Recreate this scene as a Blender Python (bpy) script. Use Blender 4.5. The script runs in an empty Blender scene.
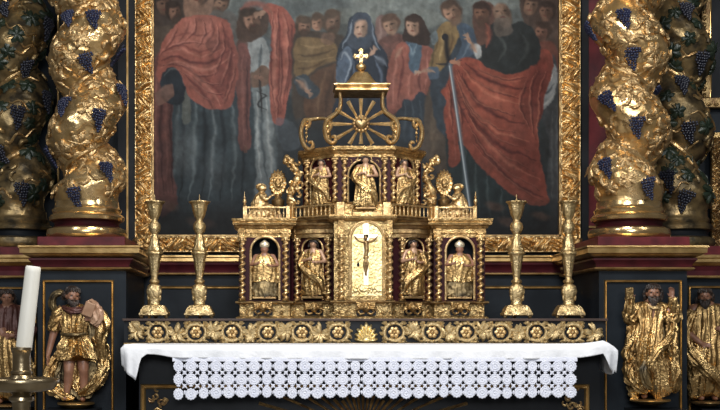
import bpy, bmesh, math, random
import numpy as np
from mathutils import Vector, Matrix, noise
PI = math.pi
rnd = random.Random(7)
SC = bpy.context.scene
COL = SC.collection
ZC = 1.2          # camera height above the altar platform
VX, HY = 290, 330 # principal point of the photograph (px)
def S(Y): return 0.007 * (8 + Y) / 8
def P(px, py, Y): return Vector(((px - VX) * S(Y), Y, ZC + (HY - py) * S(Y)))
def X(px, Y): return (px - VX) * S(Y)
def Z(py, Y): return ZC + (HY - py) * S(Y)

# ------------------------------------------------------------------ materials
def mat(name, c1, c2=None, metal=0.0, rough=0.5, nscale=8, bump=0.0, bscale=40, spec=0.5, detail=4, rough2=None, stretch=None):
    m = bpy.data.materials.new(name); m.use_nodes = True
    nt = m.node_tree; N = nt.nodes; L = nt.links
    b = N['Principled BSDF']
    b.inputs['Metallic'].default_value = metal
    b.inputs['Roughness'].default_value = rough
    b.inputs['Specular IOR Level'].default_value = spec
    b.inputs['Base Color'].default_value = (*c1, 1)
    tc = N.new('ShaderNodeTexCoord')
    src = tc.outputs['Object']
    if stretch:
        mp = N.new('ShaderNodeMapping'); mp.inputs['Scale'].default_value = stretch
        L.new(src, mp.inputs['Vector']); src = mp.outputs['Vector']
    if c2 is not None:
        n = N.new('ShaderNodeTexNoise'); n.inputs['Scale'].default_value = nscale; n.inputs['Detail'].default_value = detail
        r = N.new('ShaderNodeValToRGB')
        r.color_ramp.elements[0].position = .36; r.color_ramp.elements[0].color = (*c1, 1)
        r.color_ramp.elements[1].position = .64; r.color_ramp.elements[1].color = (*c2, 1)
        L.new(src, n.inputs['Vector']); L.new(n.outputs['Fac'], r.inputs['Fac']); L.new(r.outputs['Color'], b.inputs['Base Color'])
        if rough2 is not None:
            mr = N.new('ShaderNodeMapRange'); mr.inputs[3].default_value = rough; mr.inputs[4].default_value = rough2
            mr.inputs[1].default_value = .35; mr.inputs[2].default_value = .65
            L.new(n.outputs['Fac'], mr.inputs[0]); L.new(mr.outputs[0], b.inputs['Roughness'])
    if bump > 0:
        n2 = N.new('ShaderNodeTexNoise'); n2.inputs['Scale'].default_value = bscale; n2.inputs['Detail'].default_value = 3
        L.new(src, n2.inputs['Vector'])
        bp = N.new('ShaderNodeBump'); bp.inputs['Strength'].default_value = bump; bp.inputs['Distance'].default_value = .01
        L.new(n2.outputs['Fac'], bp.inputs['Height']); L.new(bp.outputs['Normal'], b.inputs['Normal'])
    return m
M = {}
M['gold'] = mat('gilding', (.66,.45,.20), (.32,.20,.08), .92, .26, 22, .9, 75, rough2=.42)
M['goldp'] = mat('pale_gilding', (.84,.61,.31), (.46,.30,.13), .9, .30, 20, .5, 90, rough2=.45)
M['goldbase'] = mat('polished_gilding', (.86,.62,.32), (.64,.43,.19), .93, .16, 9, .10, 30, rough2=.26)
M['carved'] = mat('carved_gilding', (.62,.45,.21), (.26,.17,.07), .92, .28, 26, 1.0, 95, rough2=.4)
M['goldcol'] = mat('column_gilding', (.88,.63,.32), (.60,.39,.16), .9, .20, 9, .35, 60, rough2=.40)
M['goldrobe'] = mat('burnished_gilding', (.70,.47,.20), (.27,.16,.06), .93, .22, 12, .6, 70, rough2=.42)
M['colleaf'] = mat('leaf_gilding', (.72,.51,.26), (.36,.23,.10), .85, .30, 30, .7, 90, rough2=.5)
M['vine'] = mat('brown_gilt_vine', (.56,.38,.17), (.32,.20,.09), .8, .30, 20, .4, 60)
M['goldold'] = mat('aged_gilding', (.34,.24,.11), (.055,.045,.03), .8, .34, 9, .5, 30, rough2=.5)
M['golddk'] = mat('dark_gilding', (.50,.34,.15), (.22,.13,.06), .85, .4, 20, .4, 60)  # darker gold; on the bowed cornices it paints in shade
M['goldline'] = mat('gilt_moulding', (.72,.49,.21), (.46,.29,.11), .88, .30, 12, .1, 60)
M['matte_gold'] = mat('scroll_gilding', (.62,.47,.24), (.42,.30,.14), .6, .38, 30, .5, 90)
M['brass'] = mat('candlestick_gilding', (.72,.55,.29), (.42,.30,.14), .92, .24, 24, .7, 80, rough2=.44)
M['oldbrass'] = mat('brown_brass', (.40,.32,.2), (.27,.2,.11), .9, .28, 12, .15, 40)
M['black'] = mat('black_lacquer', (.006,.007,.009), (.011,.013,.016), 0, .42, 5, .05, 30, spec=.2)
M['blue'] = mat('blue_black_panel', (.006,.009,.013), (.012,.017,.023), 0, .45, 4, .1, 20, spec=.2)
M['wine'] = mat('wine_red_marbling', (.125,.018,.022), (.06,.009,.013), 0, .42, 9, .1, 30, detail=8, spec=.25)
M['wine2'] = mat('frieze_wine_paint', (.075,.012,.016), (.040,.007,.010), 0, .42, 9, .1, 30, detail=8, spec=.2)
M['winedk'] = mat('dark_wine_paint', (.040,.006,.008), (.020,.004,.006), 0, .45, 6, spec=.15)
M['grape'] = mat('blue_grape_lacquer', (.009,.012,.032), (.020,.025,.060), 0, .3, 20, spec=.4)
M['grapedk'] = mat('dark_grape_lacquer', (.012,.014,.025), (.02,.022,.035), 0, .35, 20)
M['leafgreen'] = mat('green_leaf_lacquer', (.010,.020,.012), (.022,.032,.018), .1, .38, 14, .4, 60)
M['flesh'] = mat('painted_flesh', (.30,.15,.09), (.22,.10,.06), 0, .42, 14, .2, 40)
M['fleshpale'] = mat('pale_painted_flesh', (.48,.30,.19), (.36,.2,.12), .2, .4, 14)
M['hair'] = mat('dark_carved_hair', (.018,.012,.010), (.04,.024,.016), 0, .45, 20, 1.0, 60)
M['eye'] = mat('painted_eye', (.01,.008,.008), None, 0, .3)
M['redrobe'] = mat('faded_red_paint', (.13,.045,.035), (.08,.03,.022), .2, .45, 9, .4, 30)
M['white'] = mat('white_linen', (.88,.89,.92), (.84,.86,.90), 0, .85, 3, .3, 45)
M['lace'] = mat('white_crochet_cotton', (.80,.82,.91), (.72,.75,.87), 0, .9, 60, .5, 220)
M['wax'] = mat('ivory_wax', (.92,.89,.79), (.88,.85,.74), 0, .45, 5)
M['wood'] = mat('dark_altar_wood', (.035,.018,.012), (.06,.03,.018), 0, .5, 8)
M['stone'] = mat('grey_stone', (.24,.23,.21), (.18,.17,.16), 0, .7, 4, .2, 20)
M['plaster'] = mat('dark_plaster', (.10,.10,.10), (.07,.07,.07), 0, .8, 3)
M['doorgold'] = mat('door_gilding', (.86,.70,.36), (.70,.52,.22), .9, .30, 10, .5, 60)
M['silver'] = mat('pale_silvered_wood', (.82,.74,.56), (.70,.60,.42), .7, .3, 10)

# ------------------------------------------------------------------ objects
def tag(o, label=None, cat=None, group=None, kind=None):
    if label: o['label'] = label
    if cat: o['category'] = cat
    if group: o['group'] = group
    if kind: o['kind'] = kind
    return o
def empty(name, loc=(0,0,0), label=None, cat=None, group=None, rz=0):
    o = bpy.data.objects.new(name, None); COL.objects.link(o)
    o.location = loc; o.rotation_euler = (0,0,rz); o.empty_display_size = .05
    return tag(o, label, cat, group)
class MB:
    def __init__(s): s.v = []; s.f = []
    def add(s, vs, fs):
        n = len(s.v); s.v.extend([tuple(p) for p in vs]); s.f.extend([tuple(i + n for i in f) for f in fs]); return s
    def box(s, x0, x1, y0, y1, z0, z1):
        return s.add([(x,y,z) for x in (x0,x1) for y in (y0,y1) for z in (z0,z1)],
                     [(0,1,3,2),(4,6,7,5),(0,4,5,1),(2,3,7,6),(0,2,6,4),(1,5,7,3)])
    def grid(s, pts, nu, nv, cu=False, cv=False):
        fs = []
        for i in range(nu if cu else nu - 1):
            for j in range(nv if cv else nv - 1):
                a = i * nv + j; b = ((i + 1) % nu) * nv + j
                c = ((i + 1) % nu) * nv + (j + 1) % nv; d = i * nv + (j + 1) % nv
                fs.append((a, b, c, d))
        return s.add(pts, fs)
    def ell(s, c, r, nu=14, nv=9, rot=None):
        if not hasattr(r, '__len__'): r = (r, r, r)
        pts = []
        for i in range(nu):
            for j in range(nv):
                th = 2 * PI * i / nu; ph = PI * (j + .02) / (nv - 1 + .04)
                p = Vector((r[0]*math.sin(ph)*math.cos(th), r[1]*math.sin(ph)*math.sin(th), r[2]*math.cos(ph)))
                if rot: p = rot @ p
                pts.append(p + Vector(c))
        return s.grid(pts, nu, nv, cu=True)
    def lathe(s, c, prof, n=28, axis='z'):
        pts = []
        for i in range(n):
            a = 2 * PI * i / n
            for r, z in prof: pts.append((c[0] + r*math.cos(a), c[1] + r*math.sin(a), c[2] + z))
        s.grid(pts, n, len(prof), cu=True)
        k = len(s.v) - n*len(prof)
        for e in (0, len(prof)-1):
            if prof[e][0] > 1e-5:
                s.f.append(tuple(k + i*len(prof) + e for i in range(n)))
        return s
    def tube(s, pts, rad, n=8, flat=1.0, up=None, cap=True):
        pts = [Vector(p) for p in pts]; m = len(pts)
        if not hasattr(rad, '__len__'): rad = [rad]*m
        out = []; prev = None
        for i, p in enumerate(pts):
            t = (pts[min(i+1,m-1)] - pts[max(i-1,0)])
            if t.length < 1e-9: t = Vector((0,0,1))
            t.normalize()
            if prev is None:
                ref = Vector(up) if up else (Vector((0,1,0)) if abs(t.y) < .9 else Vector((1,0,0)))
            else: ref = prev
            a = (ref - t*ref.dot(t))
            if a.length < 1e-6: a = t.orthogonal()
            a.normalize(); prev = a; b = t.cross(a)
            for k in range(n):
                th = 2*PI*k/n
                out.append(p + a*(math.cos(th)*rad[i]*flat) + b*(math.sin(th)*rad[i]))
        s.grid(out, m, n, cv=True)
        if cap:
            k = len(s.v) - m*n
            s.f.append(tuple(k + i for i in range(n))); s.f.append(tuple(k + (m-1)*n + i for i in range(n)))
        return s
    def sweep(s, plan, prof, closed_ends=True):
        """profile [(out,z)] swept along an open plan polyline (x,y); outward is to the right-hand side when walking"""
        pl = [Vector(p) for p in plan]; n = len(pl); m = len(prof)
        out = []
        for i in range(n):
            ns = []
            if i > 0: d = (pl[i]-pl[i-1]).normalized(); ns.append(Vector((d.y, -d.x)))
            if i < n-1: d = (pl[i+1]-pl[i]).normalized(); ns.append(Vector((d.y, -d.x)))
            if len(ns) == 2:
                q = (ns[0]+ns[1]).normalized(); q = q / max(.3, q.dot(ns[0]))
            else: q = ns[0]
            for o, z in prof: out.append((pl[i].x + q.x*o, pl[i].y + q.y*o, z))
        s.grid(out, n, m)
        k = len(s.v) - n*m
        if closed_ends:
            s.f.append(tuple(k + j for j in range(m))); s.f.append(tuple(k + (n-1)*m + j for j in range(m)))
        return s
    def prism(s, poly, z0, z1):
        n = len(poly)
        s.add([(x,y,z0) for x,y in poly] + [(x,y,z1) for x,y in poly],
              [tuple(range(n)), tuple(range(n,2*n))] + [(i,(i+1)%n,(i+1)%n+n,i+n) for i in range(n)])
        return s
    def xf(s, mtx, start=0):
        for i in range(start, len(s.v)): s.v[i] = tuple(mtx @ Vector(s.v[i]))
        return s
    def build(s, name, m, parent=None, smooth=True, bevel=0, loc=None, remesh=0, smooth_it=0, shade=40):
        me = bpy.data.meshes.new(name); me.from_pydata(s.v, [], s.f)
        bm = bmesh.new(); bm.from_mesh(me)
        bmesh.ops.recalc_face_normals(bm, faces=bm.faces)
        if bevel:
            bmesh.ops.bevel(bm, geom=[e for e in bm.edges if e.is_manifold and e.calc_face_angle(0) > .6], offset=bevel, segments=2, profile=.5, affect='EDGES', clamp_overlap=True)
        bm.to_mesh(me); bm.free()
        me.materials.append(M[m] if isinstance(m, str) else m)
        o = bpy.data.objects.new(name, me); COL.objects.link(o)
        if remesh:
            md = o.modifiers.new('r', 'REMESH'); md.mode = 'VOXEL'; md.voxel_size = remesh
            if smooth_it:
                md = o.modifiers.new('s', 'SMOOTH'); md.factor = .5; md.iterations = smooth_it
            dg = bpy.context.evaluated_depsgraph_get(); dg.update()
            me2 = bpy.data.meshes.new_from_object(o.evaluated_get(dg))
            o.modifiers.clear(); o.data = me2; me2.name = name; bpy.data.meshes.remove(me)
            me = me2
            if not me.materials: me.materials.append(M[m] if isinstance(m, str) else m)
        if smooth:
            me.polygons.foreach_set('use_smooth', [True]*len(me.polygons))
            try: me.set_sharp_from_angle(angle=math.radians(shade))
            except Exception: pass
        if parent: o.parent = parent
        if loc: o.location = loc
        return o
def struct(o): o['kind'] = 'structure'; return o
def part_copy(o, parent=None, loc=None, rot=None, scale=None):
    c = o.copy(); COL.objects.link(c)
    if parent: c.parent = parent
    if loc is not None: c.location = loc
    if rot is not None: c.rotation_euler = rot
    if scale is not None: c.scale = scale
    return c
def cr(pts, n=6, closed=False):
    """Catmull-Rom"""
    pts = [tuple(p) for p in pts]; m = len(pts); out = []
    rng = range(m if closed else m-1)
    for i in rng:
        if closed: p0,p1,p2,p3 = pts[i-1], pts[i], pts[(i+1)%m], pts[(i+2)%m]
        else: p0,p1,p2,p3 = pts[max(i-1,0)], pts[i], pts[i+1], pts[min(i+2,m-1)]
        for k in range(n):
            t = k/n
            out.append(tuple(.5*((2*b)+(c-a)*t+(2*a-5*b+4*c-d)*t*t+(3*b-a-3*c+d)*t**3) for a,b,c,d in zip(p0,p1,p2,p3)))
    if not closed: out.append(pts[-1])
    return out
# ------------------------------------------------------------------ the altar painting (drawn in pigment on a dense canvas mesh)
class Canvas:
    def __init__(s, x0, x1, y0, y1, k):
        s.x0, s.y0, s.k = x0, y0, k
        s.w = int((x1-x0)*k)+1; s.h = int((y1-y0)*k)+1
        s.X, s.Y = np.meshgrid(x0+np.arange(s.w)/k, y0+np.arange(s.h)/k)
        s.img = np.zeros((s.h, s.w, 3)); s.r = np.random.RandomState(3)
    def noise(s, sc, seed, sx=1., sy=1.):
        r = np.random.RandomState(seed); out = 0; amp = 1; tot = 0
        for o in range(4):
            f = sc*2**o; gw = int((s.X.max()-s.x0)/f*sx*4**0)+3; gh = int((s.Y.max()-s.y0)/f*sy)+3
            f = sc/2**o
            gx = (s.X-s.x0)*sx/f; gy = (s.Y-s.y0)*sy/f
            g = r.rand(int(gy.max())+3, int(gx.max())+3)
            ix = gx.astype(int); iy = gy.astype(int); fx = gx-ix; fy = gy-iy
            fx = fx*fx*(3-2*fx); fy = fy*fy*(3-2*fy)
            v = (g[iy,ix]*(1-fx)+g[iy,ix+1]*fx)*(1-fy)+(g[iy+1,ix]*(1-fx)+g[iy+1,ix+1]*fx)*fy
            out = out + v*amp; tot += amp; amp *= .5
        return out/tot
    def mask(s, pts, soft=1.0, smooth=True):
        if smooth: pts = cr(pts, 5, True)
        p = np.array(pts); x, y = s.X, s.Y; m = np.zeros(x.shape, bool)
        n = len(p)
        for i in range(n):
            xa, ya = p[i]; xb, yb = p[(i+1)%n]
            if ya == yb: continue
            c = ((ya > y) != (yb > y)) & (x < (xb-xa)*(y-ya)/(yb-ya)+xa)
            m ^= c
        m = m.astype(float)
        for _ in range(int(soft*s.k*.7)):
            q = np.pad(m, 1, mode='edge')
            m = (q[:-2,1:-1]+q[2:,1:-1]+q[1:-1,:-2]+q[1:-1,2:]+2*m)/6
        return m
    def put(s, m, col, a=1.0):
        c = np.array(col, float)/255
        m = (m*a)[...,None]; s.img = s.img*(1-m)+c*m
    def poly(s, pts, col, soft=1.0, a=1.0, smooth=True):
        m = s.mask(pts, soft, smooth); s.put(m, col, a); return m
    def stroke(s, pts, w, col, a=.6, m=None, taper=True):
        if m is not None: a = min(1, a*1.3); w = w*.85
        pts = cr(pts, 4); n = len(pts)-1; best = np.zeros(s.X.shape)
        for i in range(n):
            (xa,ya),(xb,yb) = pts[i], pts[i+1]; dx,dy = xb-xa, yb-ya; L = dx*dx+dy*dy+1e-9
            t = np.clip(((s.X-xa)*dx+(s.Y-ya)*dy)/L, 0, 1)
            d2 = (s.X-xa-t*dx)**2+(s.Y-ya-t*dy)**2
            u = (i+t)/n; ww = w*(np.clip(np.sin(PI*np.clip(u,.02,.98)),.25,1) if taper else 1)
            best = np.maximum(best, np.exp(-d2/(ww*ww)))
        if m is not None: best = best*m
        s.put(best, col, a)
    def ellm(s, cx, cy, rx, ry, ang=0, soft=.25):
        c, si = math.cos(ang), math.sin(ang)
        u = ((s.X-cx)*c+(s.Y-cy)*si)/rx; v = (-(s.X-cx)*si+(s.Y-cy)*c)/ry
        return np.clip((1-np.sqrt(u*u+v*v))/soft+.5, 0, 1)
    def ell(s, cx, cy, rx, ry, col, ang=0, a=1., soft=.25):
        m = s.ellm(cx,cy,rx,ry,ang,soft); s.put(m, col, a); return m
    def head(s, cx, cy, r, skin, hair, ang=0., look=0., beard=None, veil=None, bald=False):
        R = lambda u, v: (cx+(u*math.cos(ang)-v*math.sin(ang))*r, cy+(u*math.sin(ang)+v*math.cos(ang))*r)
        sk = np.array(skin); dk = sk*.55; lt = np.minimum(sk*1.25, 255)
        if veil is None and not bald:
            x,y = R(-look*.25,-.22); s.ell(x,y,.98*r,1.1*r,hair,ang)
        x,y = R(look*.2,.08); s.ell(x,y,.72*r,.98*r,skin,ang)
        x,y = R(look*.2-.35,-.1); s.ell(x,y,.35*r,.6*r,lt,ang,.35,.9)
        x,y = R(look*.2+.45,.2); s.ell(x,y,.3*r,.7*r,dk,ang,.6,.9)
        if bald: x,y = R(-.1,-.6); s.ell(x,y,.5*r,.35*r,lt,ang,.3,.9)
        for e in (-.3,.3):
            x,y = R(look*.4+e,-.1); s.ell(x,y,.19*r,.085*r,dk*.7,ang,.6,.9); s.ell(x,y-.03*r,.07*r,.05*r,(24,20,18),ang,.7,.8)
        x,y = R(look*.45+.02,.2); s.ell(x,y,.09*r,.24*r,dk,ang,.5,.8)
        x,y = R(look*.45-.05,.15); s.ell(x,y,.07*r,.22*r,lt,ang,.6,.8)
        x,y = R(look*.4,.52); s.ell(x,y,.22*r,.07*r,(110,50,45),ang,.8,.7)
        if beard is not None:
            x,y = R(look*.35,.85); s.ell(x,y,.62*r,.55*r,beard,ang,.95,.5)
            x,y = R(look*.4,.5); s.ell(x,y,.2*r,.07*r,(90,45,40),ang,.7,.7)
        if not bald and veil is None:
            x,y = R(-look*.15,-.85); s.ell(x,y,.8*r,.42*r,hair,ang,.95,.5)
    def hand(s, x, y, ang, r, skin):
        s.ell(x, y, r, r*.6, skin, ang)
        for k in range(4):
            a = ang+(k-1.5)*.22
            s.stroke([(x+math.cos(a)*r*.6, y+math.sin(a)*r*.6),(x+math.cos(a)*r*1.4,y+math.sin(a)*r*1.4),(x+math.cos(a)*r*1.9,y+math.sin(a)*r*1.9+r*.2)], r*.18, skin, .95, taper=False)
        a = ang-1.1; s.stroke([(x,y),(x+math.cos(a)*r*1.2,y+math.sin(a)*r*1.2)], r*.2, skin, .95, taper=False)

def paint_altarpiece(C):
    def pleats(m, lines, hi, lo, w=1.1, a=.5):
        for pts in lines:
            C.stroke(pts, w, lo, a, m); C.stroke([(x-1.6, y-1.2) for x, y in pts], w*.8, hi, a*.8, m)
    X_, Y_ = C.X, C.Y
    g = np.clip(Y_/240, 0, 1)[...,None]
    C.img = np.array([92,98,96])/255*(1-g)**2.2+np.array([34,38,40])/255*(1-(1-g)**2.2)
    n1 = C.noise(60, 11)
    cl = C.mask([(215,-30),(566,-30),(566,20),(520,8),(470,14),(430,22),(395,10),(370,22),(340,18),(300,24),(285,14),(262,4),(240,-4),(225,12),(214,0)], 6)
    C.put(cl, (122,130,126), .85)
    C.put(cl*np.clip((n1-.45)*4,0,1), (72,80,82), .7)
    C.put(C.mask([(300,14),(340,8),(380,14),(430,10),(445,22),(390,34),(330,22),(296,22)],4),(112,118,112),.6)
    skin=(150,112,88); skd=(118,84,66); hr=(52,38,32); br=(84,66,54); grey=(120,108,96)
    # heads at top left, behind the first apostle
    C.poly([(152,-30),(190,-30),(196,4),(186,24),(176,50),(152,60)], (66,54,48), 3)
    C.head(163,4,9,(100,74,60),(44,34,30),.1,.3)
    C.head(174,12,8.5,(112,80,64),(50,38,32),-.1,.4,(60,46,38))
    C.poly([(152,30),(176,24),(186,40),(176,60),(152,66)], (84,70,58), 3, .7)
    C.head(221,4,9,(132,98,78),(62,48,40),.5,.2,(92,72,58))
    C.poly([(212,12),(232,14),(240,30),(238,60),(216,40)], (88,84,80), 3, .8)
    # background dark crowd low
    C.poly([(152,60),(300,100),(320,120),(340,240),(152,240)], (40,48,52), 6, .8)
    # ---- apostle B, white robe and red mantle
    C.poly([(243,40),(262,36),(276,48),(280,90),(278,130),(284,170),(280,205),(246,208),(240,160),(244,100),(238,66)], (82,92,96), 2)
    m = C.poly([(246,44),(258,38),(268,44),(270,66),(262,80),(250,76)], (142,148,148), 2)
    C.poly([(252,88),(268,86),(274,120),(272,150),(279,190),(258,196),(252,150),(248,110)], (120,130,132), 3, .85)
    for (a,b,c) in [((256,92),(258,130),(262,185)),((266,94),(268,130),(274,186))]:
        C.stroke([a,b,c], 1.5, (168,174,172), .7)
    for (a,b,c) in [((261,100),(262,130),(268,180)),((250,100),(250,150),(254,196)),((262,46),(260,60),(256,74))]:
        C.stroke([a,b,c], 1.8, (52,62,68), .7)
    C.poly([(240,40),(248,44),(247,70),(250,100),(248,118),(240,116),(234,80),(236,50)], (84,58,52), 2, .9)
    C.poly([(247,76),(262,66),(270,72),(270,82),(258,88),(247,86)], (104,80,66), 1.5)
    C.stroke([(259,68),(259,84),(260,96),(262,112)], 1.4, (36,32,32), .9); C.stroke([(256,92),(266,96),(257,104),(266,110)], 1., (30,30,32), .85)
    C.hand(256,78,.2,4,(122,88,72))
    mr = C.poly([(262,10),(268,2),(280,5),(290,14),(295,30),(295,60),(291,86),(287,104),(282,124),(272,120),(270,96),(269,70),(272,44),(270,24)], (156,72,66), 1.4)
    C.stroke([(272,12),(276,40),(274,80),(277,118)], 2.6, (192,104,94), .65, mr)
    C.stroke([(282,12),(286,40),(284,80),(280,110)], 2.6, (182,94,84), .5, mr)
    C.stroke([(279,16),(281,50),(279,90),(278,118)], 2., (104,42,42), .7, mr)
    C.stroke([(291,24),(292,60),(287,96)], 2.4, (104,46,46), .7, mr)
    C.stroke([(270,20),(270,50),(268,90)], 2, (96,40,40), .8, mr)
    pleats(mr, [[(274,10),(272,40),(271,74),(276,110)],[(285,14),(289,40),(288,76),(283,104)],[(278,8),(279,30),(276,60)],[(282,50),(282,80),(280,112)]], (196,112,102), (92,38,40), 1.1, .5)
    C.poly([(236,24),(244,16),(256,10),(266,12),(268,22),(264,34),(250,44),(238,38)], (70,54,46), 2)
    C.head(250,20,10.5,(142,104,84),(58,44,36),-.35,.4,(66,48,38))
    C.stroke([(240,10),(252,3),(266,6),(272,14)], 3.4, (140,80,72), .9)
    C.hand(261,12,2.9,4,(156,120,98))
    # ---- apostle A, left
    mb = C.poly([(172,60),(240,60),(252,100),(256,150),(252,205),(216,212),(170,206),(164,150),(166,100)], (50,62,68), 3)
    for i,(x0,x1,c,w,a) in enumerate([(196,190,(92,106,110),3,.8),(204,202,(28,36,42),3,.8),(214,210,(98,110,114),2.6,.8),(222,221,(30,38,44),2.6,.8),(232,233,(84,96,100),2.6,.8),(178,172,(84,94,98),3,.7),(184,180,(26,34,40),2.5,.7),(242,243,(30,38,44),2.5,.8)]):
        C.stroke([(x0,96),(.5*(x0+x1)+1.5,140),(x1,200)], w, c, a, mb)
    C.put(C.ellm(186,150,10,22,.1,1.0)*mb,(112,120,122),.5); C.put(C.ellm(214,170,12,18,0,1.)*mb,(96,106,110),.45)
    C.poly([(182,84),(190,84),(191,118),(183,121)], (92,96,90), 1.2, .9)
    ml = C.poly([(153,66),(164,60),(170,84),(172,120),(172,160),(178,196),(176,206),(153,206)], (104,58,56), 2)
    for x,c,a in ((156,(140,82,76),.6),(161,(66,36,38),.7),(166,(128,74,70),.6),(171,(60,36,38),.7)):
        C.stroke([(x,74),(x-1,120),(x+3,196)], 1.8, c, a, ml)
    C.poly([(160,78),(168,68),(180,68),(185,80),(184,100),(170,104),(160,96)], (36,44,52), 1.6)
    C.stroke([(163,76),(170,70),(180,72),(184,84)], 1.2, (104,112,112), .8)
    C.poly([(155,92),(164,84),(172,84),(172,96),(162,104),(156,104)], (118,86,74), 1.6, .9)
    C.poly([(238,50),(248,48),(250,80),(250,120),(252,146),(245,152),(239,148),(238,110)], (112,62,60), 1.6)
    C.stroke([(242,56),(243,100),(244,146)], 1.6, (146,88,82), .6); C.stroke([(247,60),(247,100),(248,140)], 1.4, (64,40,42), .8)
    C.hand(246,148,1.6,2.8,(110,72,62))
    C.poly([(184,8),(186,-20),(212,-20),(214,6),(208,18),(188,20)], (130,98,80), 2)
    C.head(197,-6,12,(140,104,84),(60,46,40),.1,-.2)
    ma = C.poly([(176,24),(186,18),(203,16),(220,18),(229,25),(234,40),(238,58),(238,82),(235,98),(230,108),(218,110),(204,108),(194,100),(186,88),(180,74),(170,68),(162,74),(158,82),(156,66),(160,48),(166,34)], (158,76,70), 1.4)
    C.put(C.ellm(196,34,22,14,-.2,1.)*ma,(182,98,90),.7)
    C.put(C.ellm(226,70,12,34,.1,1.)*ma,(120,52,52),.6)
    for pts,c,w,a in [
        ([(160,62),(176,58),(196,64),(216,60),(232,48)],(104,44,44),2.2,.75),
        ([(160,68),(178,63),(198,70),(218,66),(234,56)],(190,108,98),1.8,.6),
        ([(164,50),(182,46),(200,52),(222,42)],(118,52,50),1.8,.6),
        ([(164,54),(182,50),(202,57),(222,48)],(186,104,94),1.5,.5),
        ([(168,40),(184,34),(200,36),(214,30)],(122,56,54),1.6,.5),
        ([(186,76),(198,86),(210,100),(214,108)],(112,48,48),2.2,.7),
        ([(184,70),(202,80),(216,94),(222,106)],(188,106,96),2.,.55),
        ([(200,72),(214,84),(226,100)],(116,50,50),2.,.6),
        ([(222,24),(230,46),(230,76),(226,100)],(108,48,48),2.4,.6),
        ([(212,20),(214,32),(206,44)],(116,54,52),2.,.6),
        ([(190,22),(186,34),(176,44)],(116,54,52),1.6,.5),
        ([(234,60),(235,80),(230,100)],(160,84,78),1.6,.5)]:
        C.stroke(pts, w, c, a, ma)
    C.poly([(206,44),(216,38),(222,44),(214,52)], (100,52,50), 2, .5)
    pleats(ma, [[(158,58),(168,50),(184,44),(204,44)],[(162,66),(180,66),(200,76),(218,72)],[(172,66),(190,70),(206,82),(222,84)],[(180,72),(196,80),(210,92),(224,94)],[(190,84),(202,94),(216,104)],
      [(226,34),(224,56),(216,74)],[(232,48),(230,66),(222,86)],[(218,26),(220,40),(212,56)],[(196,20),(196,32),(186,42)],[(178,28),(172,40),(162,54)],[(236,70),(233,88),(226,104)],[(204,22),(206,34),(198,48)]], (196,116,106), (88,36,38), 1.1, .5)
    # ---- group C behind
    C.poly([(294,34),(306,30),(340,34),(346,50),(344,120),(300,126),(292,80)], (66,56,48), 3)
    mc = C.poly([(295,42),(312,38),(332,40),(340,50),(338,60),(318,68),(304,78),(295,76)], (116,92,60), 2)
    for pts,c in [([(297,54),(315,56),(336,50)],(76,58,40)),([(297,60),(314,62),(334,58)],(146,118,78)),([(298,68),(312,68),(326,62)],(82,62,42)),([(300,46),(316,48),(332,44)],(142,114,76))]:
        C.stroke(pts,1.7,c,.7,mc)
    C.poly([(310,78),(326,68),(340,64),(350,78),(346,118),(312,122),(304,100)], (88,62,46), 3)
    for pts,c in [([(326,72),(320,90),(318,114)],(122,90,64)),([(334,70),(328,92),(326,116)],(52,38,32)),([(342,72),(338,92),(336,116)],(116,84,60))]:
        C.stroke(pts,2,c,.6)
    C.poly([(294,78),(304,74),(312,80),(320,90),(312,98),(298,92)], (54,64,72), 2)
    C.stroke([(296,76),(304,80),(310,92)],1.4,(108,116,120),.6)
    C.stroke([(296,79),(303,84),(309,90)],3,(158,122,100),.9); C.hand(307,90,.7,3.4,(158,122,100))
    C.head(303,26,8.5,(136,100,80),(82,66,54),.15,.5,(70,52,42))
    C.head(317,22,7.5,(148,110,88),(82,66,54),-.2,-.2)
    C.head(332,22,9.5,(122,92,74),(82,66,54),.1,.5,(74,60,48))
    C.poly([(324,32),(336,34),(334,44),(322,42)], (134,100,82), 2, .6)
    # ---- woman D behind Mary, right
    C.poly([(376,22),(384,16),(388,30),(382,52),(374,46)], (118,92,86), 2); C.stroke([(380,20),(380,36),(377,50)],1.6,(150,122,112),.6)
    C.poly([(380,40),(402,36),(404,60),(396,120),(376,120),(376,70)], (98,64,58), 3)
    C.head(391,26,9,(150,116,94),(88,66,54),-.3,-.3)
    C.stroke([(383,42),(392,46),(398,42)],2.5,(122,72,66),.8)
    # ---- Mary
    mm = C.poly([(349,20),(354,14),(362,13),(369,18),(374,30),(378,42),(386,54),(388,76),(386,104),(388,140),(336,146),(334,110),(336,84),(337,60),(342,44),(346,34)], (36,45,58), 1.8)
    C.poly([(351,18),(357,13),(365,14),(371,22),(373,40),(368,48),(352,48),(347,34)], (56,66,80), 1.5)
    C.poly([(340,56),(349,46),(353,60),(348,76),(342,86),(335,88),(336,70)], (76,92,112), 1.8)
    for pts,c,w in [([(341,60),(346,52),(350,66),(342,84)],(146,160,174),1.5),([(352,20),(349,34),(344,48)],(122,136,150),1.3),([(371,22),(374,38),(380,50)],(116,130,146),1.4),
                    ([(354,62),(352,84),(342,110)],(84,100,122),2.2),([(376,60),(381,76),(380,100)],(92,108,130),2.),([(366,66),(368,90),(366,120)],(24,32,44),3),([(383,58),(386,80),(384,108)],(26,34,46),2.),([(346,90),(344,112),(340,138)],(26,34,46),2.4)]:
        C.stroke(pts,w,c,.75,mm)
    C.head(361,29,9.5,(172,138,116),(50,40,38),.05,-.25,veil=True)
    C.stroke([(352,22),(360,17),(369,24)],1.3,(52,62,78),.9)
    C.poly([(355,38),(367,38),(368,44),(356,44)],(60,72,88),1.2,.9)
    C.hand(372,52,-.9,3.6,(170,134,112)); C.stroke([(386,68),(380,60),(374,55)],2.4,(122,134,150),.8)
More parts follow.
